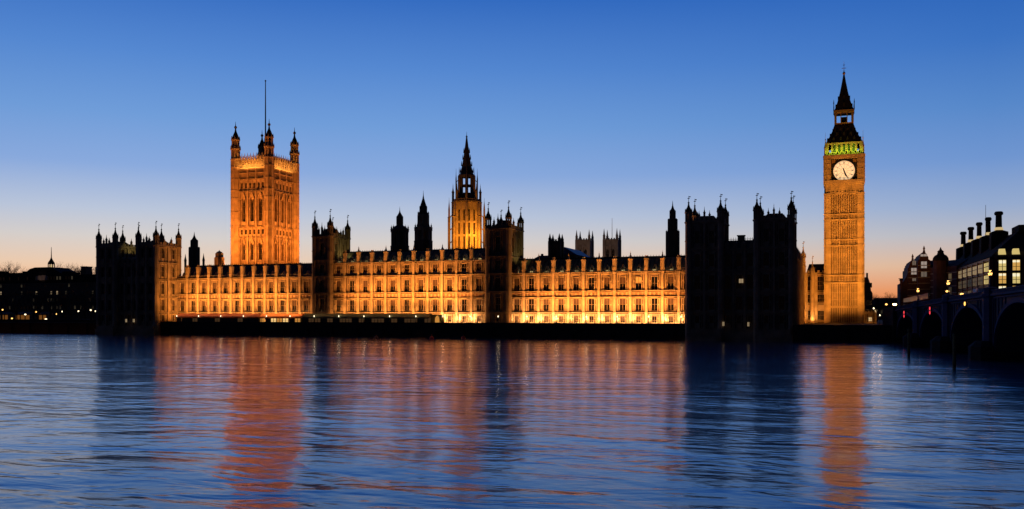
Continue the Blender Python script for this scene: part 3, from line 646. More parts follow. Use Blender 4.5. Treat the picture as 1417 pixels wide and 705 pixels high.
# ------------------------------------------------------------------ octagonal central tower
def central_tower():
    Y = 385; X = ax(645.8, Y); t = thing('octagonal_tower', 'octagonal tower with a tall dark spire and glowing orange body behind the middle wing', 'tower', (X, Y, 4.4))
    R0 = 6.6; m = MB((X, Y, 0)).use(STONE); m.lathe(0, 0, [(R0-.9, 4.4), (R0-.9, 59)])
    s8 = 2*(R0-.0)*math.sin(math.pi/8); ap = R0*math.cos(math.pi/8)
    for k in range(8):
        a = 2*math.pi*k/8-math.pi/2; cx, cy = ap*math.cos(a), ap*math.sin(a)
        f = MB((X+cx+(-s8/2)*(-math.sin(a)), Y+cy+(-s8/2)*math.cos(a), 0), a+math.pi/2)
        vis = k in (0, 1, 7)
        facade(f, t, 0, s8, 2, [(4.4, 30, 0, 0, 0, 'blank')]+([(30, 59.2, 37, 55.5, .95, 'oa')] if vis else [(30, 59.2, 0, 0, 0, 'blank')]), STONE, pier=.5, pd=.3, ribs=False, depth=.7, glassf=lambda i, s: (GLASS, None))
        f.use(STONE)
        for i in range(2):
            for z in (43.2, 49.4): f.box(s8*(i+.5)/2-.5, s8*(i+.5)/2+.5, -.5, -.1, z, z+.9)
        for i in range(8): f.box(s8*i/8+.05, s8*i/8+.35, -.2, .3, 59.3, 60.4)
        f.build('wall', t)
    m.build('wall', t)
    for k in range(8):       # outer buttress shafts with flying arches
        a = 2*math.pi*(k+.5)/8; x, y = 8.1*math.cos(a), 8.1*math.sin(a); q = MB((X, Y, 0)).use(STONE)
        q.lathe(x, y, [(.62, 4.4), (.62, 52), (.8, 52.2), (.45, 52.6), (.42, 56), (.1, 59.5), (.03, 61.5)], 6)
        for z in (40, 46, 52): q.tube((x, y, z), (x*.8, y*.8, z+1.6), .22, .22)
        q.build('buttress', t)
        x, y = 6.3*math.cos(a), 6.3*math.sin(a); q = MB((X, Y, 0)).use(STONE2); pinnacle(q, x, y, 58, 68, .8, STONE2); q.build('pinnacle', t)
    q = MB((X, Y, 0)).use(DARKST)  # lantern and spire: same stone, painted darker to look unlit
    q.lathe(0, 0, [(6.3, 59), (5.2, 60.2), (4.7, 62.6), (4.4, 62.7), (4.4, 63.3)])
    for i in range(8):
        a = 2*math.pi*(i+.5)/8; x, y = 3.35*math.cos(a), 3.35*math.sin(a); q.box(x-.55, x+.55, y-.55, y+.55, 63.3, 71.4)
    q.lathe(0, 0, [(3.6, 66.6), (3.6, 67.2)]); q.lathe(0, 0, [(3.9, 70.8), (4.0, 71.6), (3.4, 72.2)])
    q.build('lantern', t)
    for i in range(8):
        a = 2*math.pi*(i+.5)/8; q = MB((X, Y, 0)).use(STONE2); x, y = 4.9*math.cos(a), 4.9*math.sin(a)
        q.lathe(x, y, [(.35, 61), (.3, 70), (.12, 72), (.03, 75)], 5); q.tube((x, y, 68.5), (x*.72, y*.72, 70), .15, .15); q.build('pinnacle', t)
    q = MB((X, Y, 0)).use(DARKST); q.lathe(0, 0, [(3.3, 71.6), (2.9, 73.5), (2.3, 75.5), (2.2, 76), (1.5, 80), (.75, 85.5), (.3, 89.3), (.5, 89.6), (.12, 90.2), (.03, 92)])
    for i in range(8):
        a = 2*math.pi*(i+.5)/8
        for z, rr in ((74, 3.0), (77, 2.35), (80, 1.75), (83, 1.3)): q.lathe(rr*math.cos(a), rr*math.sin(a), [(.28, z-1), (.22, z+.2), (.03, z+1.5)], 4)
    q.build('spire', t)
    area('tower_floodlight', (X+6, Y-20, 31), (X+1, Y, 50), 8, 1.5, 2900, (1, .34, .03), 75)
    area('tower_floodlight', (X+14, Y-13, 33), (X+3, Y-3, 46), 5, 1.2, 1200, (1, .36, .03), 50)
central_tower()

# ------------------------------------------------------------------ smaller roof towers
def stage(q, r, z0, z1, open_=False, n=8, mt=DARKST):
    q.use(mt)
    if open_:
        for i in range(n):
            a = 2*math.pi*(i+.5)/n; x, y = r*.86*math.cos(a), r*.86*math.sin(a); q.box(x-r*.14, x+r*.14, y-r*.14, y+r*.14, z0, z1)
        q.lathe(0, 0, [(r*.5, z0), (r*.5, z1)], n)
    else:
        q.lathe(0, 0, [(r, z0), (r, z1)], n)
        for i in range(n):
            a = 2*math.pi*(i+.5)/n; x, y = r*math.cos(a), r*math.sin(a); q.box(x-.18, x+.18, y-.18, y+.18, z0, z1)
            a = 2*math.pi*i/n; x, y = r*.92*math.cos(a), r*.92*math.sin(a); q.box(x-.12, x+.12, y-.12, y+.12, z0+.3, z1-.3)
    q.lathe(0, 0, [(r*1.08, z1-.3), (r*1.1, z1+.1), (r*.95, z1+.3)], n)
def crown(t, X, Y, r, z, h, n=8, mt=DARKST):
    for i in range(n):
        a = 2*math.pi*(i+.5)/n; q = MB((X, Y, 0)); pinnacle(q, r*math.cos(a), r*math.sin(a), z, z+h, .42, mt, LEAD); q.build('pinnacle', t)
def vtA():
    Y = 330; X = ax(553.2, Y); Z = lambda py: az(py, 553, Y); k = dz(553, Y)/FPX
    t = thing('ventilation_tower', 'squat dark lantern tower with a stepped dome, left of the taller dark one', 'tower', (X, Y, 20))
    q = MB((X, Y, 0)); stage(q, 12*k, 20, Z(341)); stage(q, 11.5*k, Z(341), Z(321), True); stage(q, 12*k, Z(321), Z(318)); q.build('body', t)
    q = MB((X, Y, 0)).use(DARKST); q.lathe(0, 0, [(12*k, Z(318)), (8.5*k, Z(314.5)), (4.6*k, Z(312))]); q.build('dome', t)
    q = MB((X, Y, 0)); stage(q, 4.0*k, Z(313), Z(300)); q.use(LEAD); q.lathe(0, 0, [(4.2*k, Z(299.5)), (2.6*k, Z(297)), (1.0*k, Z(294)), (.4*k, Z(291)), (.03, Z(286))]); q.build('lantern', t)
    crown(t, X, Y, 11.5*k, Z(320), 8.5*k)
def vtB():
    Y = 332; X = ax(585.8, Y); Z = lambda py: az(py, 585, Y); k = dz(585, Y)/FPX
    t = thing('ventilation_tower', 'taller dark three staged lantern tower right of the squat dark one', 'tower', (X, Y, 20))
    q = MB((X, Y, 0)); stage(q, 12*k, 20, Z(334)); stage(q, 11.6*k, Z(334), Z(319), True, mt=STONE2); stage(q, 11.8*k, Z(319), Z(315.5), mt=STONE2); q.build('body', t)
    q = MB((X, Y, 0)); stage(q, 7.4*k, Z(316), Z(298), mt=STONE2); q.build('middle_stage', t)
    q = MB((X, Y, 0)); stage(q, 4.6*k, Z(298), Z(286)); q.build('lantern', t)
    q = MB((X, Y, 0)).use(LEAD); q.lathe(0, 0, [(4.6*k, Z(286)), (3.0*k, Z(281)), (1.2*k, Z(275)), (.5*k, Z(271)), (.03, Z(264))]); q.build('spire', t)
    crown(t, X, Y, 11*k, Z(318), 9*k); crown(t, X, Y, 7*k, Z(299), 7*k)
def vtC():
    Y = 322; X = ax(930.8, Y); Z = lambda py: az(py, 930, Y); k = dz(930, Y)/FPX
    t = thing('ventilation_tower', 'narrow dark stepped tower just left of the big unlit block', 'tower', (X, Y, 20))
    q = MB((X, Y, 0)); stage(q, 9*k, 20, Z(323)); q.build('body', t)
    q = MB((X, Y, 0)); stage(q, 6.2*k, Z(324), Z(304)); q.build('middle_stage', t)
    q = MB((X, Y, 0)); stage(q, 3.6*k, Z(304), Z(292)); q.use(LEAD); q.lathe(0, 0, [(3.8*k, Z(292)), (2*k, Z(289)), (.8*k, Z(285)), (.03, Z(278))]); q.build('lantern', t)
    crown(t, X, Y, 8.8*k, Z(325), 7*k, 8)
def vtD():
    Y = 318; X = ax(268.8, Y); Z = lambda py: az(py, 268, Y); k = dz(268, Y)/FPX
    t = thing('ventilation_tower', 'small dark tower with two slender side turrets beside the left square block', 'tower', (X, Y, 20))
    q = MB((X, Y, 0)); stage(q, 7*k, 20, Z(343)); q.build('body', t)
    q = MB((X, Y, 0)); stage(q, 4.5*k, Z(343), Z(333)); q.use(LEAD); q.lathe(0, 0, [(4.5*k, Z(333)), (2.2*k, Z(329.5)), (.8*k, Z(326)), (.03, Z(321))]); q.build('lantern', t)
    for px in (256.5, 281.7):
        q = MB((ax(px, Y), Y, 0)).use(DARKST); q.lathe(0, 0, [(1.6*k, 20), (1.6*k, Z(362)), (2.0*k, Z(361)), (.8*k, Z(356)), (.03, Z(351))]); q.build('side_turret', t)
    # the small lit turret
    Y = 350; X = ax(303.5, Y); Z = lambda py: az(py, 303, Y); k = dz(303, Y)/FPX
    t = thing('domed_turret', 'small orange lit turret with rounded top, left of the great square tower', 'turret', (X, Y, 20))
    q = MB((X, Y, 0)); stage(q, 6.2*k, 20, Z(357), mt=STONE); stage(q, 5.2*k, Z(357), Z(351.5), True, mt=STONE); q.build('body', t)
    q = MB((X, Y, 0)).use(STONE); q.lathe(0, 0, [(4.8*k, Z(351.5)), (4.2*k, Z(349.6)), (2.4*k, Z(348.4)), (.3, Z(347.8)), (.03, Z(346))]); q.build('dome', t)
    spot('tower_floodlight', (X-8, Y-16, 24), (X, Y, 34), 9000, SODV, 50, .6)
vtA(); vtB(); vtC(); vtD()

# ------------------------------------------------------------------ church towers beyond
def church_tower(pxa, pxb, ytop, ytip, Y, mt, label, group, base=4.4, flag=None):
    X0, X1 = ax(pxa, Y), ax(pxb, Y); W_ = X1-X0; zt = az(ytop, (pxa+pxb)/2, Y); tip = az(ytip, (pxa+pxb)/2, Y)
    t = thing('church_tower', label, 'church tower', (X0, Y, base), group); m = MB((X0, Y, 0))
    facade(m, t, 1.3, W_-2.6, 2 if W_ > 8 else 1, [(base, zt-16, 0, 0, 0, 'blank'), (zt-16, zt-4, zt-14.5, zt-6, 1.8 if W_ > 8 else 1.2, 'archab'), (zt-4, zt, 0, 0, 0, 'blank')], mt, pier=.9, pd=.5, depth=.6, ribs=True, glassf=lambda i, s: (GLASS, None))
    m.use(mt); m.box(.6, W_-.6, -W_+.6, -.61, base, zt); m.box(0, 1.5, -1.5, .3, base, zt); m.box(W_-1.5, W_, -1.5, .3, base, zt); m.box(0, 1.5, -W_, -W_+1.5, base, zt); m.box(W_-1.5, W_, -W_, -W_+1.5, base, zt)
    battlement(m, 1.5, W_-1.5, -.2, .3, zt+.001, .9, .7, mt); battlement(m, W_-.4, W_, -W_+1.5, -1.5, zt+.001, .9, .7, mt, 'd'); m.build('wall', t)
    for u, d in ((.75, -.6), (W_-.75, -.6), (.75, -W_+.75), (W_-.75, -W_+.75)):
        q = MB((X0, Y, 0)); h = tip-zt; q.use(mt); q.lathe(u, d, [(.85, zt), (.8, zt+h*.35), (1.0, zt+h*.37), (.6, zt+h*.42), (.35, zt+h*.7), (.05, tip)], 6); q.build('pinnacle', t)
    if flag:
        q = MB((X0, Y, 0)).use(PAINTW); q.lathe(W_/2, -W_/2, [(.22, zt), (.1, az(flag, pxa, Y))], 6); q.build('flagpole', t)
    return t
church_tower(796, 816.5, 332, 318, 560, PORT, 'dim pinkish church tower without a flagpole behind the right wing', 'pale twin church towers')
church_tower(834, 855, 331.5, 316, 560, PORT, 'dim pinkish church tower with a thin flagpole behind the right wing', 'pale twin church towers', flag=301.5)
church_tower(758.5, 775.5, 334, 323, 430, DARKST, 'dark church tower with four thin pinnacles beside the blue gabled roof', None)
spot('church_floodlight', (ax(800, 560)+8, 505, 12), (ax(826, 560), 560, 48), 26000, (1, .62, .42), 60, .6)
Y = 445; xa, xb, xc = ax(774, Y), ax(781, Y), ax(796, Y); t = thing('gabled_hall', 'dark hall with a blue slated gable beside the dark church tower', 'hall', (xa, Y, 4.4))
m = MB((0, Y, 0)).use(BLUER); m.prism([(xa-4, az(352, 781, Y)), (xa, az(348, 781, Y)), (xb, az(342, 781, Y)), (xc, az(351.5, 790, Y)), (xc+1, az(353, 790, Y))], -30, 0); m.build('roof', t)
m = MB((0, Y, 0)).use(DARKST); m.box(xa-3, xc, -30, -.3, 4.4, az(353, 781, Y)); m.build('wall', t)

# ------------------------------------------------------------------ return range next to the clock tower
def return_range():
    x = XN1+.1; t = thing('palace_wing', 'orange lit palace range turning back from the unlit block to the clock tower', 'palace wing', (x, 286, 4.4))
    f = MB((x, 285.2, 0), R(90)); fl = [(4.4, 10.2, 5.6, 8.8, 1.7, 'ra'), (10.2, 15.6, 11.0, 14.2, 1.7, 'rb'), (15.6, 25.0, 16.8, 22.2, 1.8, 'archrc')]
    facade(f, t, 0, 76, 12, fl, STONE, pier=1.0, pd=.6, glassf=lambda i, s: (GLASS, None)); f.use(STONE2); f.box(.2, 76, -10, -.56, 4.4, 25)
    battlement(f, 0, 76, -.2, .3, 25.1, 1.0, .8, STONE); f.build('wall', t)
    f = MB((x+.7, 361.5, 0)); w_ = ax(1143, 361.5)-x-.7
    facade(f, t, 0, w_, 2, [(4.4, 11.8, 5.6, 9.0, 2.2, 'rs'), (11.8, 16.0, 12.4, 15.2, 2.4, 'rt'), (16.0, 23.4, 16.8, 22.0, 2.4, 'ru')], STONE, pier=.9, pd=.5, glassf=lambda i, s: (GLASS, None)); f.use(STONE2); f.box(.2, w_, -9, -.56, 4.4, 23.4)
    battlement(f, 0, w_, -.2, .3, 23.5, .9, .8, STONE); f.build('wall', t)
    q = MB((x+.7, 361.5, 0)).use(LEAD); q.wedge(0, w_, -9, -1, 23.4, 27.0, 1, w_, -6, -4); q.build('roof', t)
    q = MB((x, 285.2, 0), R(90)).use(SLATE); q.wedge(6, 75, -9, -1, 25, 27.2, 8, 74, -6, -4); q.build('roof', t)
    for i in range(1, 12): q = MB((x, 285.2, 0), R(90)); pinnacle(q, 76*i/12, .3, 25.2, 28.8, .9, STONE); q.build('pinnacle', t)
    for px, yt, r in ((1111.5, 334, 1.0), (1124.3, 354, .85)):
        X = ax(px, 360.6); q = MB((X, 360.6, 0)); tip = az(yt, px, 360.6); turret(q, 0, 0, 4.4, tip-9.5, tip, r, STONE, STONE2, False); q.build('turret', t)
    spot('court_floodlight', (ax(1124, 350), 357.6, 4.9), (ax(1124, 361), 361.5, 12), 2600, (1, .45, .12), 120, .9)
    area('court_floodlight', (3, 325, 5), (x, 326, 20), 46, .6, 3400, (1, .34, .05), 150)
    area('court_floodlight', (ax(1122, 352), 350, 5), (ax(1122, 361), 361, 17), 5, .6, 1100, (1, .34, .05), 140)
return_range()

# ------------------------------------------------------------------ clock tower
def clock_tower():
    Yc = 357.0; hw = 6.45; X = ax(1168, Yc); zs = 57.4; t = thing('clock_tower', 'very tall golden lit clock tower with a pale round dial and dark pointed roof', 'clock tower', (X, Yc+hw, 4.4))
    o = (X-hw, Yc, 0); w_ = 2*hw
    bands = [4.4, 10.5, 19.5, 22.3, 33.3, 35.6, 43.0, 45.0, 52.6]
    for ang, oo in ((0, o), (R(90), (X+hw, Yc, 0)), (R(180), (X+hw, Yc+w_, 0)), (R(270), (X-hw, Yc+w_, 0))):
        f = MB(oo, ang).use(STONE); f.box(.3, w_-.3, -hw, -.14, 4.4, 53)
        for a, b in zip(bands[:-1], bands[1:]):
            small = b-a < 3.2
            f.box(0, w_, -.3, .4, b-.2, b+.1)
            n = 3
            for i in range(n):
                u0 = 1.7+i*(w_-3.4)/n; u1 = u0+(w_-3.4)/n
                m_ = 6 if small else 5
                f.box(u0-.16, u0+.16, -.3, .3, a, b)
                for k in range(1, m_): u = u0+k*(u1-u0)/m_; f.box(u-.09, u+.09, -.3, .02 if k % 2 else .14, a+.3, b-.3)
                if not small:
                    f.use(DARKST); c = (u0+u1)/2; z = a+2
                    while z < b-2: f.box(c-.2, c+.2, -.135, -.1, z, z+1.7); z += 3.1
                    f.use(STONE)
                    z = a+2.6
                    while z < b-1: f.box(u0, u1, -.3, -.09, z, z+.12); z += 2.6
                f.use(SHADE)  # dark strips paint the shade between ribs and beside dividers
                for k in range(m_): u = u0+(k+.5)*(u1-u0)/m_; f.box(u-.13, u+.13, -.3, -.11, a+.45, b-.45)
                f.box(u0+.17, u0+.3, -.3, .0, a+.2, b-.3); f.box(u1-.3, u1-.17, -.3, .0, a+.2, b-.3); f.use(STONE)
            f.box(w_-1.7-.16, w_-1.7+.16, -.3, .3, a, b)
        for u in (0, w_-1.55):
            f.box(u, u+1.55, -1.2, .5, 4.4, 53); f.box(u+.35, u+.5, .5, .62, 4.4, 53); f.box(u+1.05, u+1.2, .5, .62, 4.4, 53)
            for z in bands[1:]: f.box(u-.1, u+1.65, -.2, .7, z-.2, z+.2)
        f.build('shaft_wall', t)
    # corbelled stage
    for ang in (0, R(90), R(180), R(270)):
        oo = {0: (X-hw, Yc), R(90): (X+hw, Yc), R(180): (X+hw, Yc+w_), R(270): (X-hw, Yc+w_)}[ang]
        f = MB((oo[0], oo[1], 0), ang).use(STONE)
        f.box(-.1, w_+.1, -1, .35, 52.7, 53.2)
        for i in range(9): u = i*w_/9; f.box(u+.1, u+.45, -.5, .5, 53.2, 56.0); f.box(u+.45, u+w_/9+.1, -.5, .08, 53.2, 56)
        f.box(-.3, w_+.3, -1, .65, 56.0, 56.5); f.box(-.5, w_+.5, -1, .8, 56.5, 57.6)
        # stage wall as a frame round the dial recess
        c = hw; ro = 4.55; zc = az(236.8, 1167, Yc)
        f.box(-.45, c-ro, -1, .55, 57.6, 66.2); f.box(c+ro, w_+.45, -1, .55, 57.6, 66.2); f.box(c-ro, c+ro, -1, .55, 57.6, zc-ro); f.box(c-ro, c+ro, -1, .55, zc+ro, 66.2)
        for u in (-.45, .45, w_-.65, w_+.25): f.box(u, u+.2, .55, .8, 57.6, 66.2)
        for z in (59.5, 61.5, 63.5, 65): f.box(-.45, c-ro-.1, .55, .68, z, z+.2); f.box(c+ro+.1, w_+.45, .55, .68, z, z+.2)
        f.box(-.7, w_+.7, -1, .9, 66.2, 66.9)
        f.build('clock_stage_wall', t)
        # dial
        dm = MB((oo[0], oo[1], 0), ang).use(BLACK); dm.box(c-ro, c+ro, -.6, -.1, zc-ro, zc+ro)
        for s1 in (-1, 1):
            for s2 in (-1, 1): dm.use(GILT); dm.prism([(c+s1*4.3, zc+s2*4.3), (c+s1*4.3, zc+s2*3.0), (c+s1*3.2, zc+s2*3.2), (c+s1*3.0, zc+s2*4.3)], -.1, 0)
        dsur = dm.build('dial_surround', t)
        d = MB((oo[0], oo[1], 0), ang).use(DIAL); rr = 3.85; d.prism([(c+rr*math.cos(2*math.pi*k/48), zc+rr*math.sin(2*math.pi*k/48)) for k in range(48)], -.1, .1)
        dial = d.build('clock_dial', t)
        d = MB((oo[0], oo[1], 0), ang).use(BLACK)
        def ring(r0, r1, dd0, dd1, n=48):
            for k in range(n):
                a0, a1 = 2*math.pi*k/n, 2*math.pi*(k+1)/n
                d.prism([(c+r0*math.cos(a0), zc+r0*math.sin(a0)), (c+r1*math.cos(a0), zc+r1*math.sin(a0)), (c+r1*math.cos(a1), zc+r1*math.sin(a1)), (c+r0*math.cos(a1), zc+r0*math.sin(a1))], dd0, dd1)
        ring(3.75, 3.95, .1, .22); ring(3.42, 3.48, .101, .13); ring(2.45, 2.52, .101, .13); ring(1.0, 1.06, .101, .13)
        for k in range(12):       # roman hour numerals and bars
            a = math.pi/2-2*math.pi*(k+1)/12; num = ['I', 'II', 'III', 'IV', 'V', 'VI', 'VII', 'VIII', 'IX', 'X', 'XI', 'XII'][k]
            def P2(r, s): return (c+r*math.cos(a)-s*math.sin(a), zc+r*math.sin(a)+s*math.cos(a))
            wd = {'I': .14, 'V': .3, 'X': .32}; tot = sum(wd[q] for q in num)+.04*(len(num)-1); s0 = tot/2
            def stroke(ra, sa, rb, sb, tk=.045):
                (x1_, y1_), (x2_, y2_) = P2(ra, sa), P2(rb, sb); L_ = math.hypot(x2_-x1_, y2_-y1_); nx, ny = -(y2_-y1_)/L_*tk, (x2_-x1_)/L_*tk
                d.prism([(x1_+nx, y1_+ny), (x2_+nx, y2_+ny), (x2_-nx, y2_-ny), (x1_-nx, y1_-ny)], .102, .15)
            for q in num:
                e = s0-wd[q]
                if q == 'I': stroke(2.62, (s0+e)/2, 3.3, (s0+e)/2)
                if q == 'V': stroke(3.3, s0-.04, 2.62, (s0+e)/2); stroke(3.3, e+.04, 2.62, (s0+e)/2)
                if q == 'X': stroke(3.3, s0-.04, 2.62, e+.04); stroke(3.3, e+.04, 2.62, s0-.04)
                s0 = e-.04
            for r0, r1 in ((1.1, 2.4),): stroke(r0, 0, r1, 0, .03)
        for k in range(60):
            a = 2*math.pi*k/60; x, y = c+3.66*math.cos(a), zc+3.66*math.sin(a); d.box(x-.05, x+.05, .101, .13, y-.05, y+.05)
        rg = d.build('dial_markings', None, (0, 0, 0)); rg.parent = dial; rg.location = -parent_world(dial)
        for nm, ang_, ln, wd_ in (('hour_hand', 90-(5+26/60)*30, 2.2, .2), ('minute_hand', 90-26*6, 3.5, .13)):
            a = math.radians(ang_); ca, sa = math.cos(a), math.sin(a); hnd = MB((oo[0], oo[1], 0), ang).use(BLACK)
            pts = [(-.9, wd_*.9), (0, wd_*1.2), (ln*.75, wd_), (ln, .04), (ln, -.04), (ln*.75, -wd_), (0, -wd_*1.2), (-.9, -wd_*.9)]
            hnd.prism([(c+r*ca-s*sa, zc+r*sa+s*ca) for r, s in pts], .2 if nm == 'hour_hand' else .26, .25 if nm == 'hour_hand' else .31)
            ho = hnd.build(nm, None, (0, 0, 0)); ho.parent = dial; ho.location = -parent_world(dial)
    C = (X, Yc+hw, 0)
    # belfry, lit green
    q = MB(C).use(STONE); b = 6.2; q.box(-b-.5, b+.5, -b-.5, b+.5, 66.9, 67.3); q.box(-b+1.9, b-1.9, -b+1.9, b-1.9, 67.3, 71.4)
    for s1 in range(4):
        f = MB(C, s1*math.pi/2)
        f.use(STONE)
        for k in range(8): u = -b+.4+k*(2*b-.8)/7; f.box(u-.42, u+.42, b-.8, b+.2, 67.3, 71.2)
        f.box(-b, b, b-.4, b+.2, 67.3, 68.0); f.box(-b, b, b-.5, b+.25, 71.0, 71.6)
        for k in range(18): u = -b-.4+k*(2*b+.8)/17; f.box(u-.12, u+.12, b+.35, b+.55, 67.3, 68.2)
        q.v += f.v; base_ = len(q.v)-len(f.v); q.f += [[i+base_ for i in g_] for g_ in f.f]; q.fm += [q.mats.index(STONE)]*len(f.f)
    q.build('belfry', t)
    for sx in (-1, 1):
        for sy in (-1, 1):
            p_ = MB(C); p_.use(STONE); p_.lathe(sx*(b+.35), sy*(b+.35), [(.55, 66.9), (.5, 69.5), (.62, 69.7), (.3, 70.8), (.08, 72.5), (.22, 72.8), (.06, 73.2), (.03, 75.6)], 6); p_.build('pinnacle', t)
    q = MB(C).use(LEAD); q.lathe(0, 0, [(8.9, 71.6), (8.7, 72.1), (7.3, 74), (5.9, 76.2), (4.95, 78.4), (4.6, 79.0)], 4, .5)
    for k in range(3):
        for s_ in range(4):
            f = MB(C, s_*math.pi/2).use(LEAD); z = 72.6+k*1.9; dd = 5.75-k*.95
            for u in ([-3.6, -1.2, 1.2, 3.6], [-2.4, 0, 2.4], [-1.2, 1.2])[k]: f.prism([(u-.35, z), (u+.35, z), (u+.35, z+.7), (u, z+1.3), (u-.35, z+.7)], dd-1, dd+.25)
            base_ = len(q.v); q.v += f.v; q.f += [[i+base_ for i in g_] for g_ in f.f]; q.fm += [0]*len(f.f)
    q.build('lower_roof', t)
    q = MB(C).use(GILT); q.box(-3.4, 3.4, -3.4, 3.4, 79.0, 79.5)
    for sx in (-1, 1):
        for sy in (-1, 1): q.box(sx*3.0-.4, sx*3.0+.4, sy*3.0-.4, sy*3.0+.4, 79.5, 83.4)
    for s in (-1, 1):
        for e in (-1.1, 1.1): q.box(s*3.0-.13, s*3.0+.13, e-.13, e+.13, 79.5, 83.4); q.box(e-.13, e+.13, s*3.0-.13, s*3.0+.13, 79.5, 83.4)
    q.use(LEAD); q.box(-1.2, 1.2, -1.2, 1.2, 79.5, 82.0); q.use(GILT); q.box(-3.55, 3.55, -3.55, 3.55, 83.4, 84.3); q.build('lantern', t)
    q = MB(C).use(LEAD); q.lathe(0, 0, [(4.9, 84.3), (4.3, 85.2), (3.1, 88), (2.1, 91), (1.2, 94.5), (.35, 98.2)], 4, .5)
    for z, rr in ((86.5, 2.75), (89.5, 1.9)):
        for s_ in range(4): a = s_*math.pi/2; q.box(rr*math.cos(a)-.3, rr*math.cos(a)+.3, rr*math.sin(a)-.3, rr*math.sin(a)+.3, z-.8, z+.6)
    q.build('spire', t)
    for sx in (-1, 1):
        for sy in (-1, 1): p_ = MB(C).use(LEAD); p_.lathe(sx*3.6, sy*3.6, [(.2, 84), (.12, 86.5), (.22, 86.7), (.03, 88.3)], 5); p_.build('pinnacle', t)
    q = MB(C).use(GILT); q.lathe(0, 0, [(.2, 98), (.55, 98.6), (.55, 98.9), (.2, 99.3), (.08, 100), (.07, 102.2), (.02, 103.4)], 8); q.box(-.8, .8, -.06, .06, 100.6, 100.75); q.box(-.4, .4, -.06, .06, 101.8, 101.95); q.build('finial', t)
    cx, cy = X, Yc+hw
    area('tower_floodlight', (cx+1, Yc-16, 5), (cx, Yc, 34), 12, 1, 7000, GOLDL, 110)
    area('tower_floodlight', (cx, Yc-40, 12), (cx, Yc, 50), 12, 1, 5600, GOLDL, 60)
    spot('tower_floodlight', (cx+1, Yc-4, 18), (cx+1, Yc, 24), 420, (1, .4, .08), 110, .9)
    area('belfry_light', (cx, Yc-1.7, 67.6), (cx, Yc+2, 71), 12, .3, 300, (.62, 1, .05), 150)
    area('belfry_light', (cx, Yc+1.1, 67.5), (cx, Yc+1.4, 71), 10, .3, 90, (.12, 1, .10), 160)
    area('lantern_light', (cx, cy-3.9, 79.2), (cx, cy-3, 83.5), 5, .2, 12, (1, .5, .15), 150)
clock_tower()
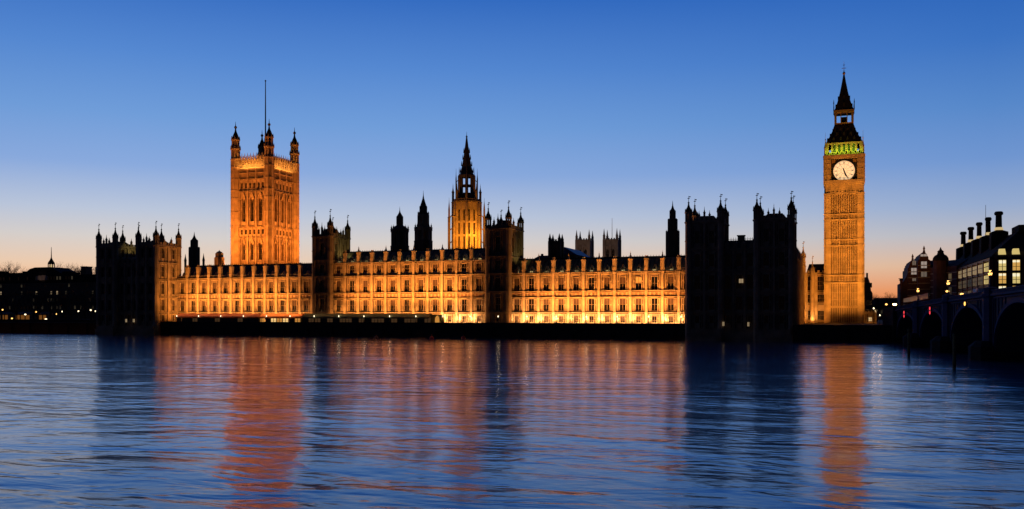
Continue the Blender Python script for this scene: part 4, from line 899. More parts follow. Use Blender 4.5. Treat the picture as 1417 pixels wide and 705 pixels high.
# ------------------------------------------------------------------ bridge
BO = (14.7, 268.0); BA = math.atan2(-.994, .1075)      # u runs from the west bank out over the river
def deck(u): return 9.75+max(0, u)*.019+.6*math.sin(min(max(u, 0), 180)/180*math.pi)
def bridge():
    t = thing('arch_bridge', 'low river bridge with blue green painted arches at the right edge', 'bridge', (BO[0], BO[1], 0))
    # frame: d outwards = (sin, -cos) of BA -> towards -X (camera side)
    bw = 25.0; piers = [0, 31.2, 62.4, 93.6, 124.8, 156]
    def M(): return MB((BO[0], BO[1], 0), BA)
    for a, b in zip(piers[:-1], piers[1:]):
        u0, u1 = a+1.7, b-1.7; c = (u0+u1)/2; hw = (u1-u0)/2; top = deck(c)-2.5; sp = 1.6; n = 28
        def az_(u): return sp+(top-sp)*math.sqrt(max(0, 1-((u-c)/hw)**2))
        m = M().use(BRIDGE2)
        for i in range(n):
            p, q = u0+2*hw*i/n, u0+2*hw*(i+1)/n
            m.prism([(p, az_(p)), (q, az_(q)), (q, deck(q)-1.0), (p, deck(p)-1.0)], -bw, -.3)
        m.build('arch_span', t)
        m = M().use(BRIDGE)
        for i in range(n):
            p, q = u0+2*hw*i/n, u0+2*hw*(i+1)/n; th = .75
            m.prism([(p, az_(p)), (q, az_(q)), (q, az_(q)+th), (p, az_(p)+th)], -.295, .15)
            if abs((p+q)/2-c) > hw*.45 and i % 2 == 0: m.box(p, p+.22, -.295, -.12, az_(p)+th, deck(p)-1.2)
            m.prism([(p, deck(p)-1.45), (q, deck(q)-1.45), (q, deck(q)-1.2), (p, deck(p)-1.2)], -.295, .02)
        m.build('arch_rib', t)
        g = M().use(BRIDGE)
        for i in range(14):
            p, q = a+(b-a)*i/14, a+(b-a)*(i+1)/14
            g.prism([(p, deck(p)-1.0), (q, deck(q)-1.0), (q, deck(q)-.72), (p, deck(p)-.72)], -.4, .45)
            g.prism([(p, deck(p)-.12), (q, deck(q)-.12), (q, deck(q)+.05), (p, deck(p)+.05)], -.15, .3)
            for k in range(4): x = p+(q-p)*(k+.5)/4; g.box(x-.17, x+.17, 0, .18, deck(x)-.72, deck(x)-.12)
        g.build('parapet', t)
    m = M().use(ASPH); 
    for i in range(28):
        p, q = 156*i/28, 156*(i+1)/28; m.prism([(p, deck(p)-1.3), (q, deck(q)-1.3), (q, deck(q)-1.003), (p, deck(p)-1.003)], -bw, -.41)
        m.prism([(p, deck(p)-1.3), (q, deck(q)-1.3), (q, deck(q)+.05), (p, deck(p)+.05)], -bw-.4, -bw-.01)
    m.build('deck', t)
    for u in piers[1:]:
        m = M().use(WALLD); m.prism([(u-1.7, -2), (u+1.7, -2), (u+1.7, 2.4), (u-1.7, 2.4)], -bw-1, 1.2)
        m.lathe(u, 1.2, [(2.4, -2), (2.4, 2.4), (1.2, 3.4)], 8)
        m.use(BRIDGE2); m.box(u-1.69, u+1.69, -bw, -.29, 2.41, deck(u)-1)
        m.use(BRIDGE); m.lathe(u, .1, [(1.25, 3.0), (1.25, deck(u)-1.3), (1.55, deck(u)-1.0), (1.55, deck(u)-.7), (1.15, deck(u)-.6), (1.15, deck(u)+.2), (1.3, deck(u)+.35), (.5, deck(u)+.6)], 8)
        for s in (-1, 1): m.box(u+s*1.5-.12, u+s*1.5+.12, -.28, .1, 2.5, deck(u)-1.4)
        m.build('pier', t)
    m = M().use(WALLD); m.box(-16, 1.7, -bw-1, .9, -2, deck(0)-.95); m.box(-16, 1.7, .2, .75, deck(0)-.95, deck(0)+.1); m.build('abutment', t)
    return M
bM = bridge()
def bpt(u, d): m = MB((BO[0], BO[1], 0), BA); return m.P(u, d, 0)
def bridge_lamp(u, d, first, label):
    x, y, _ = bpt(u, d); z = deck(u)+(.6 if d > -1 else -1)
    t = thing('bridge_lamp', label, 'street lamp', (x, y, z), 'three lantern lamps along the bridge parapet')
    m = MB((x, y, z), BA).use(BRIDGE); m.lathe(0, 0, [(.3, 0), (.22, .3), (.09, .6), (.07, 2.3), (.12, 2.4)], 8); m.tube((-.55, 0, 1.75), (.55, 0, 1.75), .05, .05); m.tube((-.55, 0, 1.75), (-.55, 0, 2.0), .04, .04); m.tube((.55, 0, 1.75), (.55, 0, 2.0), .04, .04); m.build('post', t)
    for (a, b) in ((-.55, 2.0), (.55, 2.0), (0, 2.45)):
        m = MB((x, y, z), BA).use(LAMPS); m.lathe(a, 0, [(.12, b), (.22, b+.38), (.2, b+.4)], 6); ln = m.build('lantern', t)
        m = MB((x, y, z), BA).use(BLACK); m.lathe(a, 0, [(.26, b+.41), (.1, b+.6), (.03, b+.75)], 6); c = m.build('cap', None); c.parent = ln; c.location = -Vector((x, y, z))
        for v in c.data.vertices: pass
    return t
bridge_lamp(31.2, .1, 1, 'three lantern bridge lamp nearest the west bank end of the bridge')
bridge_lamp(62.4, .1, 1, 'three lantern bridge lamp above the second pier from the west bank')
bridge_lamp(93.6, .1, 1, 'three lantern bridge lamp on the blue pier nearest the right edge')
def signal(u, lens, n, label, cat='signal light'):
    x, y, _ = bpt(u, .5); z = deck(u)-1.55; t = thing('arch_signal', label, cat, (x, y, z))
    m = MB((x, y, z), BA).use(BLACK); m.box(-.34, .34, -.2, .0, -.95*n, .25); m.build('housing', t)
    for i in range(n):
        m = MB((x, y, z), BA).use(lens); m.lathe
        m.prism([(.36*math.cos(2*math.pi*k/12), -.3-i*.95+.36*math.sin(2*math.pi*k/12)) for k in range(12)], .001, .12); m.build('lens', t)
signal(15.6, REDL, 2, 'pair of red signal lights on the bridge arch nearest the west bank')
signal(46.8, REDL, 2, 'pair of red signal lights on the second bridge arch from the west bank')
signal(78, AMBL, 1, 'single amber light over the crown of the widest visible bridge arch')

# vehicles on the bridge
def vehicle(u, d, kind, label, name):
    x, y, _ = bpt(u, d); z = deck(u)-.99; t = thing(name, label, kind, (x, y, z)); paint = PAINTW if kind == 'van' else CARP
    L2, H = (2.6, 2.3) if kind == 'van' else (2.15, 1.42)
    m = MB((x, y, z), BA).use(paint)
    prof = [(-L2, .35), (L2, .35), (L2, 1.0), (L2-.7, 1.2), (L2-1.3, H), (-L2+.1, H), (-L2, H-.3)] if kind == 'van' else [(-L2, .35), (L2, .35), (L2, .75), (L2-.9, .92), (L2-1.7, H), (-L2+1.0, H), (-L2+.3, .95), (-L2, .85)]
    m.prism(prof, -.9, .9); m.build('body', t)
    m = MB((x, y, z), BA).use(GLASS); m.prism([(L2-1.1, 1.0), (L2-1.45, H-.12), (-L2+1.2, H-.12), (-L2+.8, 1.0)] if kind == 'car' else [(L2-1.0, 1.2), (L2-1.45, H-.15), (L2-2.2, H-.15), (L2-2.2, 1.2)], -.91, .91); m.build('side_window', t)
    for a in (-L2+.75, L2-.8):
        for e in (-.82, .82): m = MB((x, y, z), BA).use(RUB); m.prism([(a+.33*math.cos(2*math.pi*k/12), .34+.33*math.sin(2*math.pi*k/12)) for k in range(12)], e-.1, e+.1); m.build('wheel', t)
    for e in (-.6, .6):
        m = MB((x, y, z), BA).use(WHITEL); m.box(L2, L2+.04, e-.16, e+.16, .6, .8); m.build('headlight', t)
        m = MB((x, y, z), BA).use(REDL); m.box(-L2-.04, -L2, e-.16, e+.16, .75 if kind == 'car' else 1.2, .95 if kind == 'car' else 1.7); m.build('tail_light', t)
vehicle(71, -4, 'van', 'white van with red tail lights crossing the bridge', 'delivery_van')
vehicle(60, -4.5, 'car', 'dark car behind the white van on the bridge', 'parked_car')
vehicle(48, -4, 'car', 'dark car driving on the bridge near the second arch', 'parked_car')

# mooring piles
def pile(px, pb, ptop, label):
    Z = CAM_H*FPX/(pb-433.5); t_ = (px-708.5)/FPX; Y = Z*(cP+t_*sP); X = ax(px, Y)
    m = MB((X, Y, 0)).use(TIMB); zt = az(ptop, px, Y); m.lathe(0, 0, [(.27, -3), (.25, 0), (.22, zt-.3), (.26, zt-.28), (.24, zt), (.05, zt+.12)], 10)
    for z in (.9, zt-1.2): m.lathe(0, 0, [(.29, z), (.29, z+.15)], 10)
    tag(m.build('mooring_pile', origin=(X, Y, 0)), label, 'mooring post', 'timber mooring piles in front of the bridge')
pile(1257.5, 494.5, 456, 'shorter looking timber mooring pile, the one further from the right edge')
pile(1320.5, 511.5, 463, 'taller looking timber mooring pile in front of the bridge arches')
for px, py, mt_, lb in ((520.5, 466.5, BLACK, 'small dark buoy floating below the green marquee'), (597.5, 467, REDB, 'small dull red buoy floating below the glowing porch'), (641.3, 463.6, REDB, 'tiny dark red marker under the middle wing at the river wall')):
    Y = 262 if py > 465 else 272; X = ax(px, Y); m = MB((X, Y, 0)).use(mt_); m.lathe(0, 0, [(.25, -.4), (.7, -.1), (.75, .25), (.5, .6), (.15, .8), (.1, 1.2), (.2, 1.25), (.05, 1.4)], 10)
    tag(m.build('buoy', origin=(X, Y, 0)), lb, 'buoy')

# ------------------------------------------------------------------ office block with tall chimneys
def office():
    xc, yc = ax(1371, 300), 300; t = thing('office_block', 'dark office block with bright lit windows and a row of tall black chimneys', 'office building', (xc, yc, 4.4))
    rows = [(9.2, 12.3), (13.0, 16.1), (16.8, 19.9), (20.6, 23.7)]
    # south side, foreshortened
    xl = ax(1306, 410); ang = math.atan2(yc-410, xc-xl); Ls = math.hypot(xc-xl, yc-410)
    f = MB((xl, 410, 0), ang).use(BRONZE); n = 10; p = Ls/n
    f.box(0, Ls-1.5, -12, -.6, 4.4, 24.6)
    for r_ in rows+[(24.6, 24.9)]: f.box(0, Ls, -.6, .25, r_[0]-.7, r_[0])
    for i in range(n+1): f.use(BRONZE); f.box(i*p-.8, i*p+.8, -.6, .5, 4.4, 24.2)
    f.build('side_wall', t)
    for j, (a, b) in enumerate(rows):
        for i in range(n):
            near = i >= n-1
            gl = (LITP if near and j > 0 else (OFF2 if j == 3 else (OFF3 if (i*5+j*3) % 4 else DIMW)))
            w_ = MB((xl, 410, 0), ang).use(gl); w_.box(i*p+1.2, (i+1)*p-1.2, -.5, .3, a+.25, b-.35); w_.use(BLACK)
            for q in (.32, .5, .68): w_.box(i*p+p*q-.12, i*p+p*q+.12, .301, .36, a+.25, b-.35)
            w_.box(i*p+1.2, (i+1)*p-1.2, .302, .35, (a+b)/2-.1, (a+b)/2+.1)
            w_.build('window', t)
    # river side
    f = MB((xc, yc, 0)).use(LEAD); We = 34; f.box(.2, We, -20, -.8, 4.4, 24.6); cols = [1.3+3.62*k for k in range(10)]
    for z in (8.5, 12.4, 16.2, 20.0, 23.9): f.box(0, We, -.8, .1, z, z+.75)
    for k, u in enumerate(cols): f.use(BRONZE); f.box(u-.42, u+.42, -.8, .5, 4.4, 24.9); f.use(LEAD); f.box(u-.42-.35, u-.43, -.8, .3, 4.4, 24.9); f.box(u+.43, u+.78, -.8, .3, 4.4, 24.9)
    f.build('river_wall_front', t)
    for j, (a, b) in enumerate([(9.3, 12.4), (13.15, 16.2), (16.95, 20.0), (20.75, 23.9)]):
        for k in range(len(cols)-1):
            u0, u1 = cols[k]+.8, cols[k+1]-.8; w_ = MB((xc, yc, 0)).use(LITO if (k+j) % 3 else LITP); w_.box(u0, u1, -.6, -.5, a, b)
            w_.use(TUBE); w_.box(u0+.1, u1-.1, -.5, -.42, b-1.0 if (j+k) % 2 else b-.75, b-.15); w_.use(BLACK); w_.box((u0+u1)/2-.07, (u0+u1)/2+.07, -.4, -.25, a, b); w_.box(u0, u1, -.4, -.3, a+1.1, a+1.22)
            w_.build('window', t)
    # roof
    q = MB((0, 0, 0)); q.use(LEAD)
    zr = 33.0
    A = [(xl, 410), (xc, yc), (xc+We, yc), (xc+We, 330), (xc+18, 410)]
    B = [(xl+7, 404), (xc+9, yc+12), (xc+We, yc+12), (xc+We, 322), (xc+13, 404)]
    q.v += [(x, y, 24.9) for x, y in A]+[(x, y, zr) for x, y in B]; n = 5
    q.f += [[i, (i+1) % n, (i+1) % n+n, i+n] for i in range(n)]+[[4, 3, 2, 1, 0], [5, 6, 7, 8, 9]]; q.fm += [0]*7
    q.box(xc+9, xc+16, -322, -310, zr, zr+2.0)
    q.build('roof', t)
    for k, u in enumerate(cols[:-1]):       # lit attic lights
        w_ = MB((xc, yc, 0)).use(LITP); c = (cols[k]+cols[k+1])/2; w_.prism([(c-1.0, 25.5), (c+1.0, 25.5), (c+.7, 27.2), (c-.7, 27.2)], -2.2, -.4); w_.build('attic_window', t)
    chs = [(1382, 293, 315), (1367.5, 301, 322), (1355, 308, 327), (1343.5, 314.5, 332), (1333, 321, 338.5)]
    for i, (px, yt, yb) in enumerate(chs):
        Z = (40.9-CAM_H)*FPX/(433.5-yt); t_ = (px-708.5)/FPX; Y = Z*(cP+t_*sP); X = ax(px, Y); zb = az(yb, px, Y); k = Z/FPX; wv = 3.2*k if i else 4.2*k
        q = MB((X, Y, 0)).use(LEAD); q.lathe(0, 0, [(3.6, zr-6), (3.4, zb-1.6), (wv*1.2, zb-.9)], 4); q.lathe(0, 0, [(wv, zb), (wv*.92, 39.6), (wv*1.3, 39.9), (wv*1.35, 40.5), (wv*1.0, 40.9)], 12); c = q.build('chimney', t)
        q = MB((X, Y, 0)).use(LITW); q.lathe(0, 0, [(wv*1.5, zb-.85), (wv*1.15, zb-.02)], 8); o = q.build('lit_collar', None); o.parent = c; o.location = -parent_world(c)
    q = MB((ax(1364, 330), 330, 0)).use(BLACK); q.lathe(0, 0, [(.1, 33), (.06, 43.5)], 6); q.build('aerial', t)
OFF2 = mat('dim_office_glass', (.2, .2, .15), .5, emit=(1, .70, .34), es=.34)
OFF3 = mat('faint_office_glass', (.1, .1, .08), .5, emit=(1, .7, .35), es=.09)
office()

# ------------------------------------------------------------------ banded brick gabled block
def gabled_block():
    Y = 385; X = lambda px: ax(px, Y); Z = lambda py, px=1275: az(py, px, Y)
    t = thing('gabled_building', 'brick building with two tall curved gables and a domed corner, right of the street trees', 'building', (X(1246), Y, 4.4))
    def gab(pa, pb, ys, yt, Yo, d1, wins):
        a, b = X(pa), X(pb); c = (a+b)/2; w_ = (b-a)/2; m = MB((0, Y, 0)).use(BRICK); zs, zt = Z(ys), Z(yt); h = zt-zs
        pr = [(1, 0), (.98, .18), (.72, .26), (.70, .48), (.52, .58), (.48, .74), (.24, .82), (.22, .93), (0, 1)]
        m.prism([(a, 4.4), (b, 4.4)]+[(c+w_*r, zs+h*k) for r, k in pr]+[(c-w_*r, zs+h*k) for r, k in pr[-2::-1]], -d1, Yo)
        m.use(PORT)
        z = 8
        while z < zs: m.box(a, b, Yo, Yo+.12, z, z+.35); z += 2.3
        m.lathe(c, Yo-.5, [(.5, zt-.2), (.3, zt+.8), (.5, zt+1.0), (.05, zt+2.2)], 6); m.build('gable_wall', t)
        for (u, v0, v1, w2, g_) in wins:
            q = MB((0, Y, 0)).use(g_); q.box(X(u)-w2/2, X(u)+w2/2, Yo+.001, Yo+.06, Z(v1), Z(v0)); q.use(FRAME); q.box(X(u)-w2/2-.2, X(u)+w2/2+.2, Yo+.001, Yo+.2, Z(v1)-.3, Z(v1)); q.box(X(u)-.06, X(u)+.06, Yo+.061, Yo+.12, Z(v1), Z(v0)); q.build('window', t)
    LG = mat('cool_lit_glass', (.3, .3, .3), .5, emit=(.95, .8, .7), es=.3); LG2 = mat('cool_dim_glass', (.3, .3, .3), .5, emit=(.9, .8, .65), es=.1)
    gab(1256, 1270, 374, 359, 0, 30, [(1264.6, 371, 380, 1.9, LG), (1265, 361, 367, 1.3, LG2), (1265, 384, 389, 1.3, LG2)])
    gab(1269, 1286, 364, 349, 4, 30, [(1277.3, 363, 372, 2.0, LG), (1277.3, 377, 385, 2.0, LG2), (1277, 353, 356, 2.2, LG)])
    m = MB((0, Y, 0)).use(BRICK); m.box(X(1246), X(1256), -20, -1, 4.4, Z(392)); m.box(X(1246), X(1249), -4, 0, 4.4, Z(388)); m.lathe(X(1247.5), -2, [(1, Z(388)), (.6, Z(386)), (1.1, Z(385.7)), (1.1, Z(385))], 6)
    m.prism([(X(1249), Z(392)), (X(1256), Z(392)), (X(1256), Z(378)), (X(1254), Z(384))], -18, -1.2); m.build('low_wall', t)
    # receding flank to the corner turret, stepping down
    f = MB((X(1286), Y-4, 0), R(-64)).use(BRICK); L_ = 17; f.box(0, L_, -14, 0, 4.4, Z(372)); f.use(PORT)
    z = 8
    while z < Z(372)-1: f.box(0, L_, .001, .14, z, z+.35); z += 2.5
    f.build('flank_wall', t)
    f = MB((X(1286), Y-4, 0), R(-64)).use(SLATE); f.wedge(0, L_, -14, 0, Z(372), Z(362), 1, L_-2, -9, -6); f.build('roof', t)
    m = MB((0, Y, 0)).use(BRICK); m.box(X(1283), X(1307), -20, -6, 4.4, Z(366)); m.wedge(X(1283), X(1307), -20, -6, Z(366), Z(359), X(1285), X(1305), -15, -11); m.box(X(1302), X(1305), -12, -10, Z(362), Z(355)); m.build('rear_wall', t)
    m = MB((X(1297), Y-12, 0)).use(BRICK); m.lathe(0, 0, [(2.6, 4.4), (2.6, Z(364))], 10); m.use(LEAD); m.lathe(0, 0, [(2.9, Z(364)), (2.7, Z(360)), (2.1, Z(357)), (1.3, Z(355.4)), (1.0, Z(352)), (1.3, Z(351.8)), (.5, Z(349.5)), (.05, Z(345.5))], 10); m.build('corner_turret', t)
    for i in range(3):
        for j in range(3):
            q = MB((X(1286), Y-4, 0), R(-64)).use(OFF3 if (i+j) % 3 else DIMW); u = 2+i*5; z0 = 10+j*5; q.box(u, u+1.8, .002, .08, z0, z0+2.8); q.build('window', t)
    m = MB((0, 0, 0)).use(BLUEC); xa, ya = ax(1250, 340), 340; xb, yb = ax(1284, 300), 300
    m.v += [(xa, ya, az(419, 1250, ya)), (xb, yb, az(414, 1284, yb)), (xb, yb, az(405.5, 1284, yb)), (xa, ya, az(413.5, 1250, ya)), (xa+.4, ya+.4, az(419, 1250, ya)), (xb+.4, yb+.4, az(414, 1284, yb)), (xb+.4, yb+.4, az(405.5, 1284, yb)), (xa+.4, ya+.4, az(413.5, 1250, ya))]
    m.f += [[0, 1, 2, 3], [7, 6, 5, 4], [3, 2, 6, 7], [0, 4, 5, 1], [1, 5, 6, 2], [0, 3, 7, 4]]; m.fm += [0]*6
    k = m; 
    for s in (0, .33, .66, 1): x, y = xa+(xb-xa)*s+.2, ya+(yb-ya)*s+.2; k.box(x-.15, x+.15, -y-.15, -y+.15, 4.4, 11.5)
    tag(m.build('site_hoarding'), 'long dark blue hoarding at the foot of the gabled brick building', 'hoarding')
gabled_block()

# street-level bits between the clock tower and the bridge
def small_building():
    Y = 356; xa, xb = ax(1196.5, Y), ax(1212, Y); t = thing('gate_lodge', 'small stone lodge lit orange at the right foot of the clock tower', 'lodge', (xa, Y, 4.4))
    f = MB((xa, Y, 0)); w_ = xb-xa; facade(f, t, 0, w_, 1, [(4.4, az(433, 1204, Y), 5.2, 6.6, 1.2, 'lg')], STONE2, pier=.5, pd=.2, glassf=lambda i, s: (LITW, None)); f.box(.1, w_-.1, -5, -.56, 4.4, az(433, 1204, Y)); battlement(f, 0, w_, -.2, .2, az(433, 1204, Y)+.1, .5, .4, STONE2); f.build('wall', t)
    spot('lodge_light', (xa+3, Y-4, 4.9), (xa+2, Y, 7), 260, GOLDL, 120, .8)
    Y = 405; xa, xb = ax(1190, Y), ax(1207.5, Y); t = thing('dark_building', 'dark gabled building silhouetted directly right of the clock tower', 'building', (xa, Y, 4.4))
    m = MB((xa, Y, 0)).use(BRICK); w_ = xb-xa; zt = az(383, 1198, Y); m.prism([(0, 4.4), (w_, 4.4), (w_, az(406, 1207, Y)), (w_*.88, az(403, 1206, Y)), (w_*.8, az(392, 1203, Y)), (w_*.62, zt), (0, zt-1)], -14, 0); m.box(w_*.5, w_*.64, -3, .1, zt-2, zt+1.5); m.build('wall', t)
    for i in range(3):
        for j in range(4): q = MB((xa, Y, 0)).use(GLASS); q.box(w_*(.45+i*.16), w_*(.45+i*.16)+.9, .001, .05, 8+j*3.6, 10+j*3.6); q.build('window', t)
    Y = 560; xa, xb = ax(1205, Y), ax(1262, Y); t = thing('terrace_block', 'low dark street block far behind the bare street trees', 'building', (xa, Y, 4.4))
    m = MB((xa, Y, 0)).use(DARKST); w_ = xb-xa; m.box(0, w_, -15, 0, 4.4, 13.5); m.wedge(0, w_, -15, 0, 13.5, 17, 2, w_-2, -9, -6); m.build('wall', t)
    for i in range(7): q = MB((xa, Y, 0)).use(DIMW if i % 3 else LITW); q.box(2+i*3.4, 3.4+i*3.4, .001, .05, 8, 10); q.build('window', t)
small_building()
SL = [(1238, 421.5, 330, LAMPO, .62, 'brightest orange street lamp between the bare trees and the gabled building', 260), (1226.5, 421.5, 352, LAMPS, .42, 'orange street lamp second from the bright one, towards the clock tower', 120),
      (1209, 427, 340, GLOBE, .28, 'whitish street lamp close to the lodge by the clock tower', 60), (1217.5, 436.5, 318, GLOBE, .22, 'low whitish street lamp between the lodge and the trees', 60),
      (1311, 403.5, 290, LAMPS, .5, 'orange street lamp in front of the office block, left one', 60), (1331, 407.5, 262, LAMPS, .5, 'orange street lamp in front of the office block, right one', 60),
      (1318, 417, 262, LAMPS, .2, 'small dim street lamp below the left lamp by the office block', 0), (1264, 424, 330, LAMPS, .3, 'dim street lamp at the foot of the gabled building', 120), (1284, 424, 300, LAMPS, .25, 'dim street lamp below the blue hoarding', 60)]
for px, py, Y, gm, r, lb, pw in SL:
    z = az(py, px, Y); lamp_post(ax(px, Y), Y, 4.4, z-4.4-.12, gm, lb, 'street lamps by the bridge end', r, 'street_lamp', pw, (1, .5, .2))

# ------------------------------------------------------------------ trees
def tree_mesh(seed, H, spread, depth=6, lean=0):
    rnd = random.Random(seed); tr = MB().use(BARK); cr = MB().use(BARK)
    def grow(p, d, ln, r, lv):
        e = p+d*ln; mid = p+d*ln*.5+Vector((rnd.uniform(-1, 1), rnd.uniform(-1, 1), rnd.uniform(-.3, .5)))*ln*.07
        tgt = tr if lv <= 1 else cr; n = 6 if lv <= 1 else (4 if lv < 4 else 3)
        for a, b, r0, r1 in ((p, mid, r, r*.85), (mid, e, r*.85, r*.68)): tgt.tube(a, b, r0, r1, n)
        if lv >= depth: return
        for k in range(3 if lv else 4):
            ax_ = Vector((rnd.gauss(0, 1), rnd.gauss(0, 1), rnd.gauss(0, .45))).normalized()
            nd = (d*(.75 if lv else .9)+ax_*spread*rnd.uniform(.55, 1.05)+Vector((0, 0, .16))).normalized(); grow(e if rnd.random() < .7 else mid, nd, ln*rnd.uniform(.66, .86), r*.58, lv+1)
    grow(Vector((0, 0, -.2)), Vector((lean, 0, 1)).normalized(), H*.27, H*.02, 0)
    return tr, cr
TREES = []
for sd in range(4):
    a, b = tree_mesh(sd+3, 20, .75); TREES.append((a, b))
tree_protos = {}
def tree(px, Y, ptop, kind, label, group, base=4.4):
    x = ax(px, Y); h = az(ptop, px, Y)-base
    t = thing('bare_tree', label, 'tree', (x, Y, base), group, rz=(px*1.7) % 6)
    if kind not in tree_protos:
        a, b = TREES[kind]; ta = a.build('trunk'); tb = b.build('crown'); tree_protos[kind] = (ta, tb, max(v.co.z for v in tb.data.vertices)); use = (ta, tb)
    else:
        use = []
        for o in tree_protos[kind][:2]: c = o.copy(); COL.objects.link(c); use.append(c)
    s = h/tree_protos[kind][2]; t.scale = (s, s, s)
    for c, nm in zip(use, ('trunk', 'crown')): c.parent = t; c.name = nm
for i, (px, Y, pt) in enumerate([(1214, 430, 405), (1222, 470, 403), (1229, 420, 407), (1236, 455, 410), (1243, 410, 411), (1250, 440, 412)]):
    tree(px, Y, pt, i % 4, 'bare winter street tree between the dark building and the gabled building', 'bare street trees by the bridge end')
# gardens at the far left: trees in front of and behind the long mansion block
for i, px in enumerate([-6, 6, 17, 27, 86, 93, 101, 107, 122, 129, 78]):
    tree(px, 470+(i*37) % 50, [366, 368, 361, 368, 366, 363, 362, 366, 365, 364, 372][i], i % 4, 'bare winter tree whose twigs show above the dark roofs at the far left', 'bare trees behind the far left roofs')
for i, px in enumerate([2, 14, 24, 38, 47, 70, 79, 90, 98, 109, 118, 127]):
    tree(px, 305+(i*29) % 45, 392+(i*13) % 16, (i+1) % 4, 'bare dark tree in the riverside garden at the far left', 'bare trees of the riverside garden')

# ------------------------------------------------------------------ far-left mansion block with cupola
def mansion():
    Y = 430; t = thing('mansion_block', 'long dark mansion block with a small lit cupola at the far left', 'building', (ax(30, Y), Y, 4.4)); X = lambda px: ax(px, Y); Z = lambda py, px=60: az(py, px, Y)
    m = MB((0, Y, 0)).use(DARKST); m.box(X(-60), X(132), -16, 0, 4.4, Z(392)); 
    for z in (Z(430), Z(418), Z(406), Z(394)): m.box(X(-60), X(132), .001, .4, z-.2, z+.2)
    m.build('wall', t)
    r = MB((0, Y, 0)).use(LEAD); r.prism([(X(-60), Z(392)), (X(-60), Z(379)), (X(-10), Z(377)), (X(34), Z(377)), (X(40), Z(372)), (X(47), Z(370)), (X(68), Z(370)), (X(84), Z(379)), (X(100), Z(381)), (X(132), Z(381)), (X(132), Z(392))], -15, -.6)
    for px, w_, yt in ((84, 4, 376), (89, 3, 377), (95, 5, 378), (-3, 4, 374), (29, 3, 375)): r.box(X(px), X(px+w_), -6, -1, Z(382), Z(yt))
    r.build('roof', t)
    q = MB((0, Y, 0)).use(DARKST); q.box(X(110), X(117), -6, -1, Z(384), Z(371)); q.box(X(109.5), X(117.5), -6.2, -.8, Z(371), Z(370)); q.build('chimney_stack', t)
    q = MB((0, Y, 0)).use(DARKST); q.box(X(130), X(136), -6, -1, Z(392), Z(371)); q.build('chimney_stack', t)
    q = MB((X(58.3), Y+7, 0)); k = .45; q.use(STONE); 
    for i in range(8): a = 2*math.pi*(i+.5)/8; q.box(4.2*k*math.cos(a)-.2, 4.2*k*math.cos(a)+.2, 4.2*k*math.sin(a)-.2, 4.2*k*math.sin(a)+.2, Z(371), Z(365))
    q.use(LITW); q.lathe(0, 0, [(1.2, Z(371)), (1.2, Z(366))], 8); q.use(LEAD); q.lathe(0, 0, [(5*k, Z(365)), (4.6*k, Z(363)), (2*k, Z(359)), (.8*k, Z(356)), (.3, Z(354)), (.12, Z(341))], 8); q.build('cupola', t)
    dd = MB((0, Y, 0)).use(PORT); dd.prism([(X(50), Z(388)), (X(66), Z(388)), (X(66), Z(383)), (X(62), Z(381)), (X(50), Z(382))], -3, .3); dd.build('lit_dormer', t)
    spot('facade_light', (X(58), Y-9, Z(394)), (X(58), Y, Z(384)), 330, (1, .62, .42), 40, .5)
    rnd = random.Random(4)
    for i in range(34):
        for j in range(5):
            px = -8+i*4.1; z = Z(428)+j*4.55
            lit = rnd.random(); g_ = DIMW if lit < .16 else (OFF1 if lit < .19 and j < 3 else GLASS)
            if lit > .4: continue
            q = MB((0, Y, 0)).use(g_); q.box(X(px), X(px)+1.2, .002, .06, z, z+2.0); q.build('window', t)
mansion()
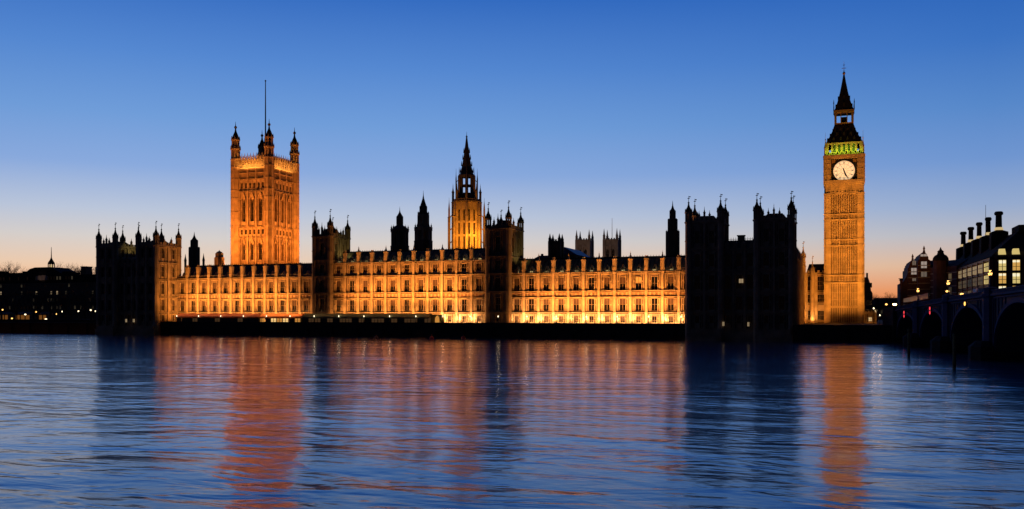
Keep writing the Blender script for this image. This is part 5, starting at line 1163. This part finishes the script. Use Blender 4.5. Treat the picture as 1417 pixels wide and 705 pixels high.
# park-side lamps and lit kiosks on the garden embankment
for i, (px, py, r, gm, lb) in enumerate([(35, 435.5, .34, GLOBE, 'bright white garden lamp at the far left above the lit kiosk fronts'), (63.5, 442, .4, GLOBE, 'low yellow garden lamp, lowest and brightest at the far left'), (16.5, 441, .28, LAMPS, 'small orange garden lamp near the left edge'),
                      (108.5, 431, .26, GLOBE, 'single small garden lamp under the dark chimney'), (125.5, 429.5, .32, GLOBE, 'garden lamp just left of the dark palace block'), (132, 431, .2, GLOBE, 'faint garden lamp touching the dark palace block'),
                      (3.5, 429, .26, LAMPS, 'dim orange garden lamp at the left edge'), (50, 432, .22, LAMPS, 'dim orange garden lamp between the two bright ones'), (86, 431.5, .18, GLOBE, 'faint garden lamp right of the yellow one'), (78, 435, .16, LAMPS, 'faint reddish garden lamp right of the yellow one')]):
    Y = 300; z = az(py, px, Y); lamp_post(ax(px, Y), Y, 4.4, z-4.4-.1, gm, lb, 'garden lamps at the far left', r*1.3, 'garden_lamp')
def kiosk(pa, pb, mt_, label):
    Y = 330; a, b = ax(pa, Y), ax(pb, Y); t = thing('garden_kiosk', label, 'kiosk', (a, Y, 4.4), 'low lit garden buildings at the far left'); w_ = b-a
    m = MB((a, Y, 0)).use(DARKST); m.box(0, w_, -4, -.3, 4.4, 7.6); m.wedge(-.3, w_+.3, -4.3, .3, 7.6, 8.8, .5, w_-.5, -2.2, -1.8)
    n = max(2, int(w_/2.4))
    for i in range(n+1): m.box(i*w_/n-.15, i*w_/n+.15, -.3, 0, 4.4, 7.6)
    m.build('wall', t)
    for i in range(n): q = MB((a, Y, 0)).use(mt_); q.box(i*w_/n+.3, (i+1)*w_/n-.3, -.28, -.2, 5.0, 7.2); q.build('window', t)
KI = mat('kiosk_glow', (.2, .12, .05), .6, emit=(1, .36, .06), es=.14)
kiosk(-10, 11, KI, 'low kiosk with dull orange windows at the left edge'); kiosk(21, 41, KI, 'low kiosk with dull orange windows below the white garden lamp'); kiosk(53, 64, KI, 'short kiosk with dull orange windows beside the yellow garden lamp')
# more of the town far behind, so that no gap shows an empty plain
for (pa, pb, Y, pt, lb) in [(-120, 140, 620, 398, 'far dark street block behind the mansion roofs'), (236, 330, 520, 398, 'far dark block hidden behind the left wing'), (735, 760, 470, 353, 'low dark roofs just right of the second slim tower'), (1228, 1262, 700, 422, 'distant low block beyond the street trees')]:
    a, b = ax(pa, Y), ax(pb, Y); t = thing('town_block', lb, 'building', (a, Y, 4.4)); z = az(pt, pa, Y); m = MB((a, Y, 0)).use(DARKST); m.box(0, b-a, -20, 0, 4.4, z-3); m.build('wall', t)
    m = MB((a, Y, 0)).use(LEAD); m.wedge(0, b-a, -20, 0, z-3, z, 2, b-a-2, -12, -8); k = 3
    while k < b-a-3: m.box(k, k+1.2, -9, -8, z-.5, z+1.0+(k*7 % 3)*.4); k += 7.3
    m.build('roof', t)
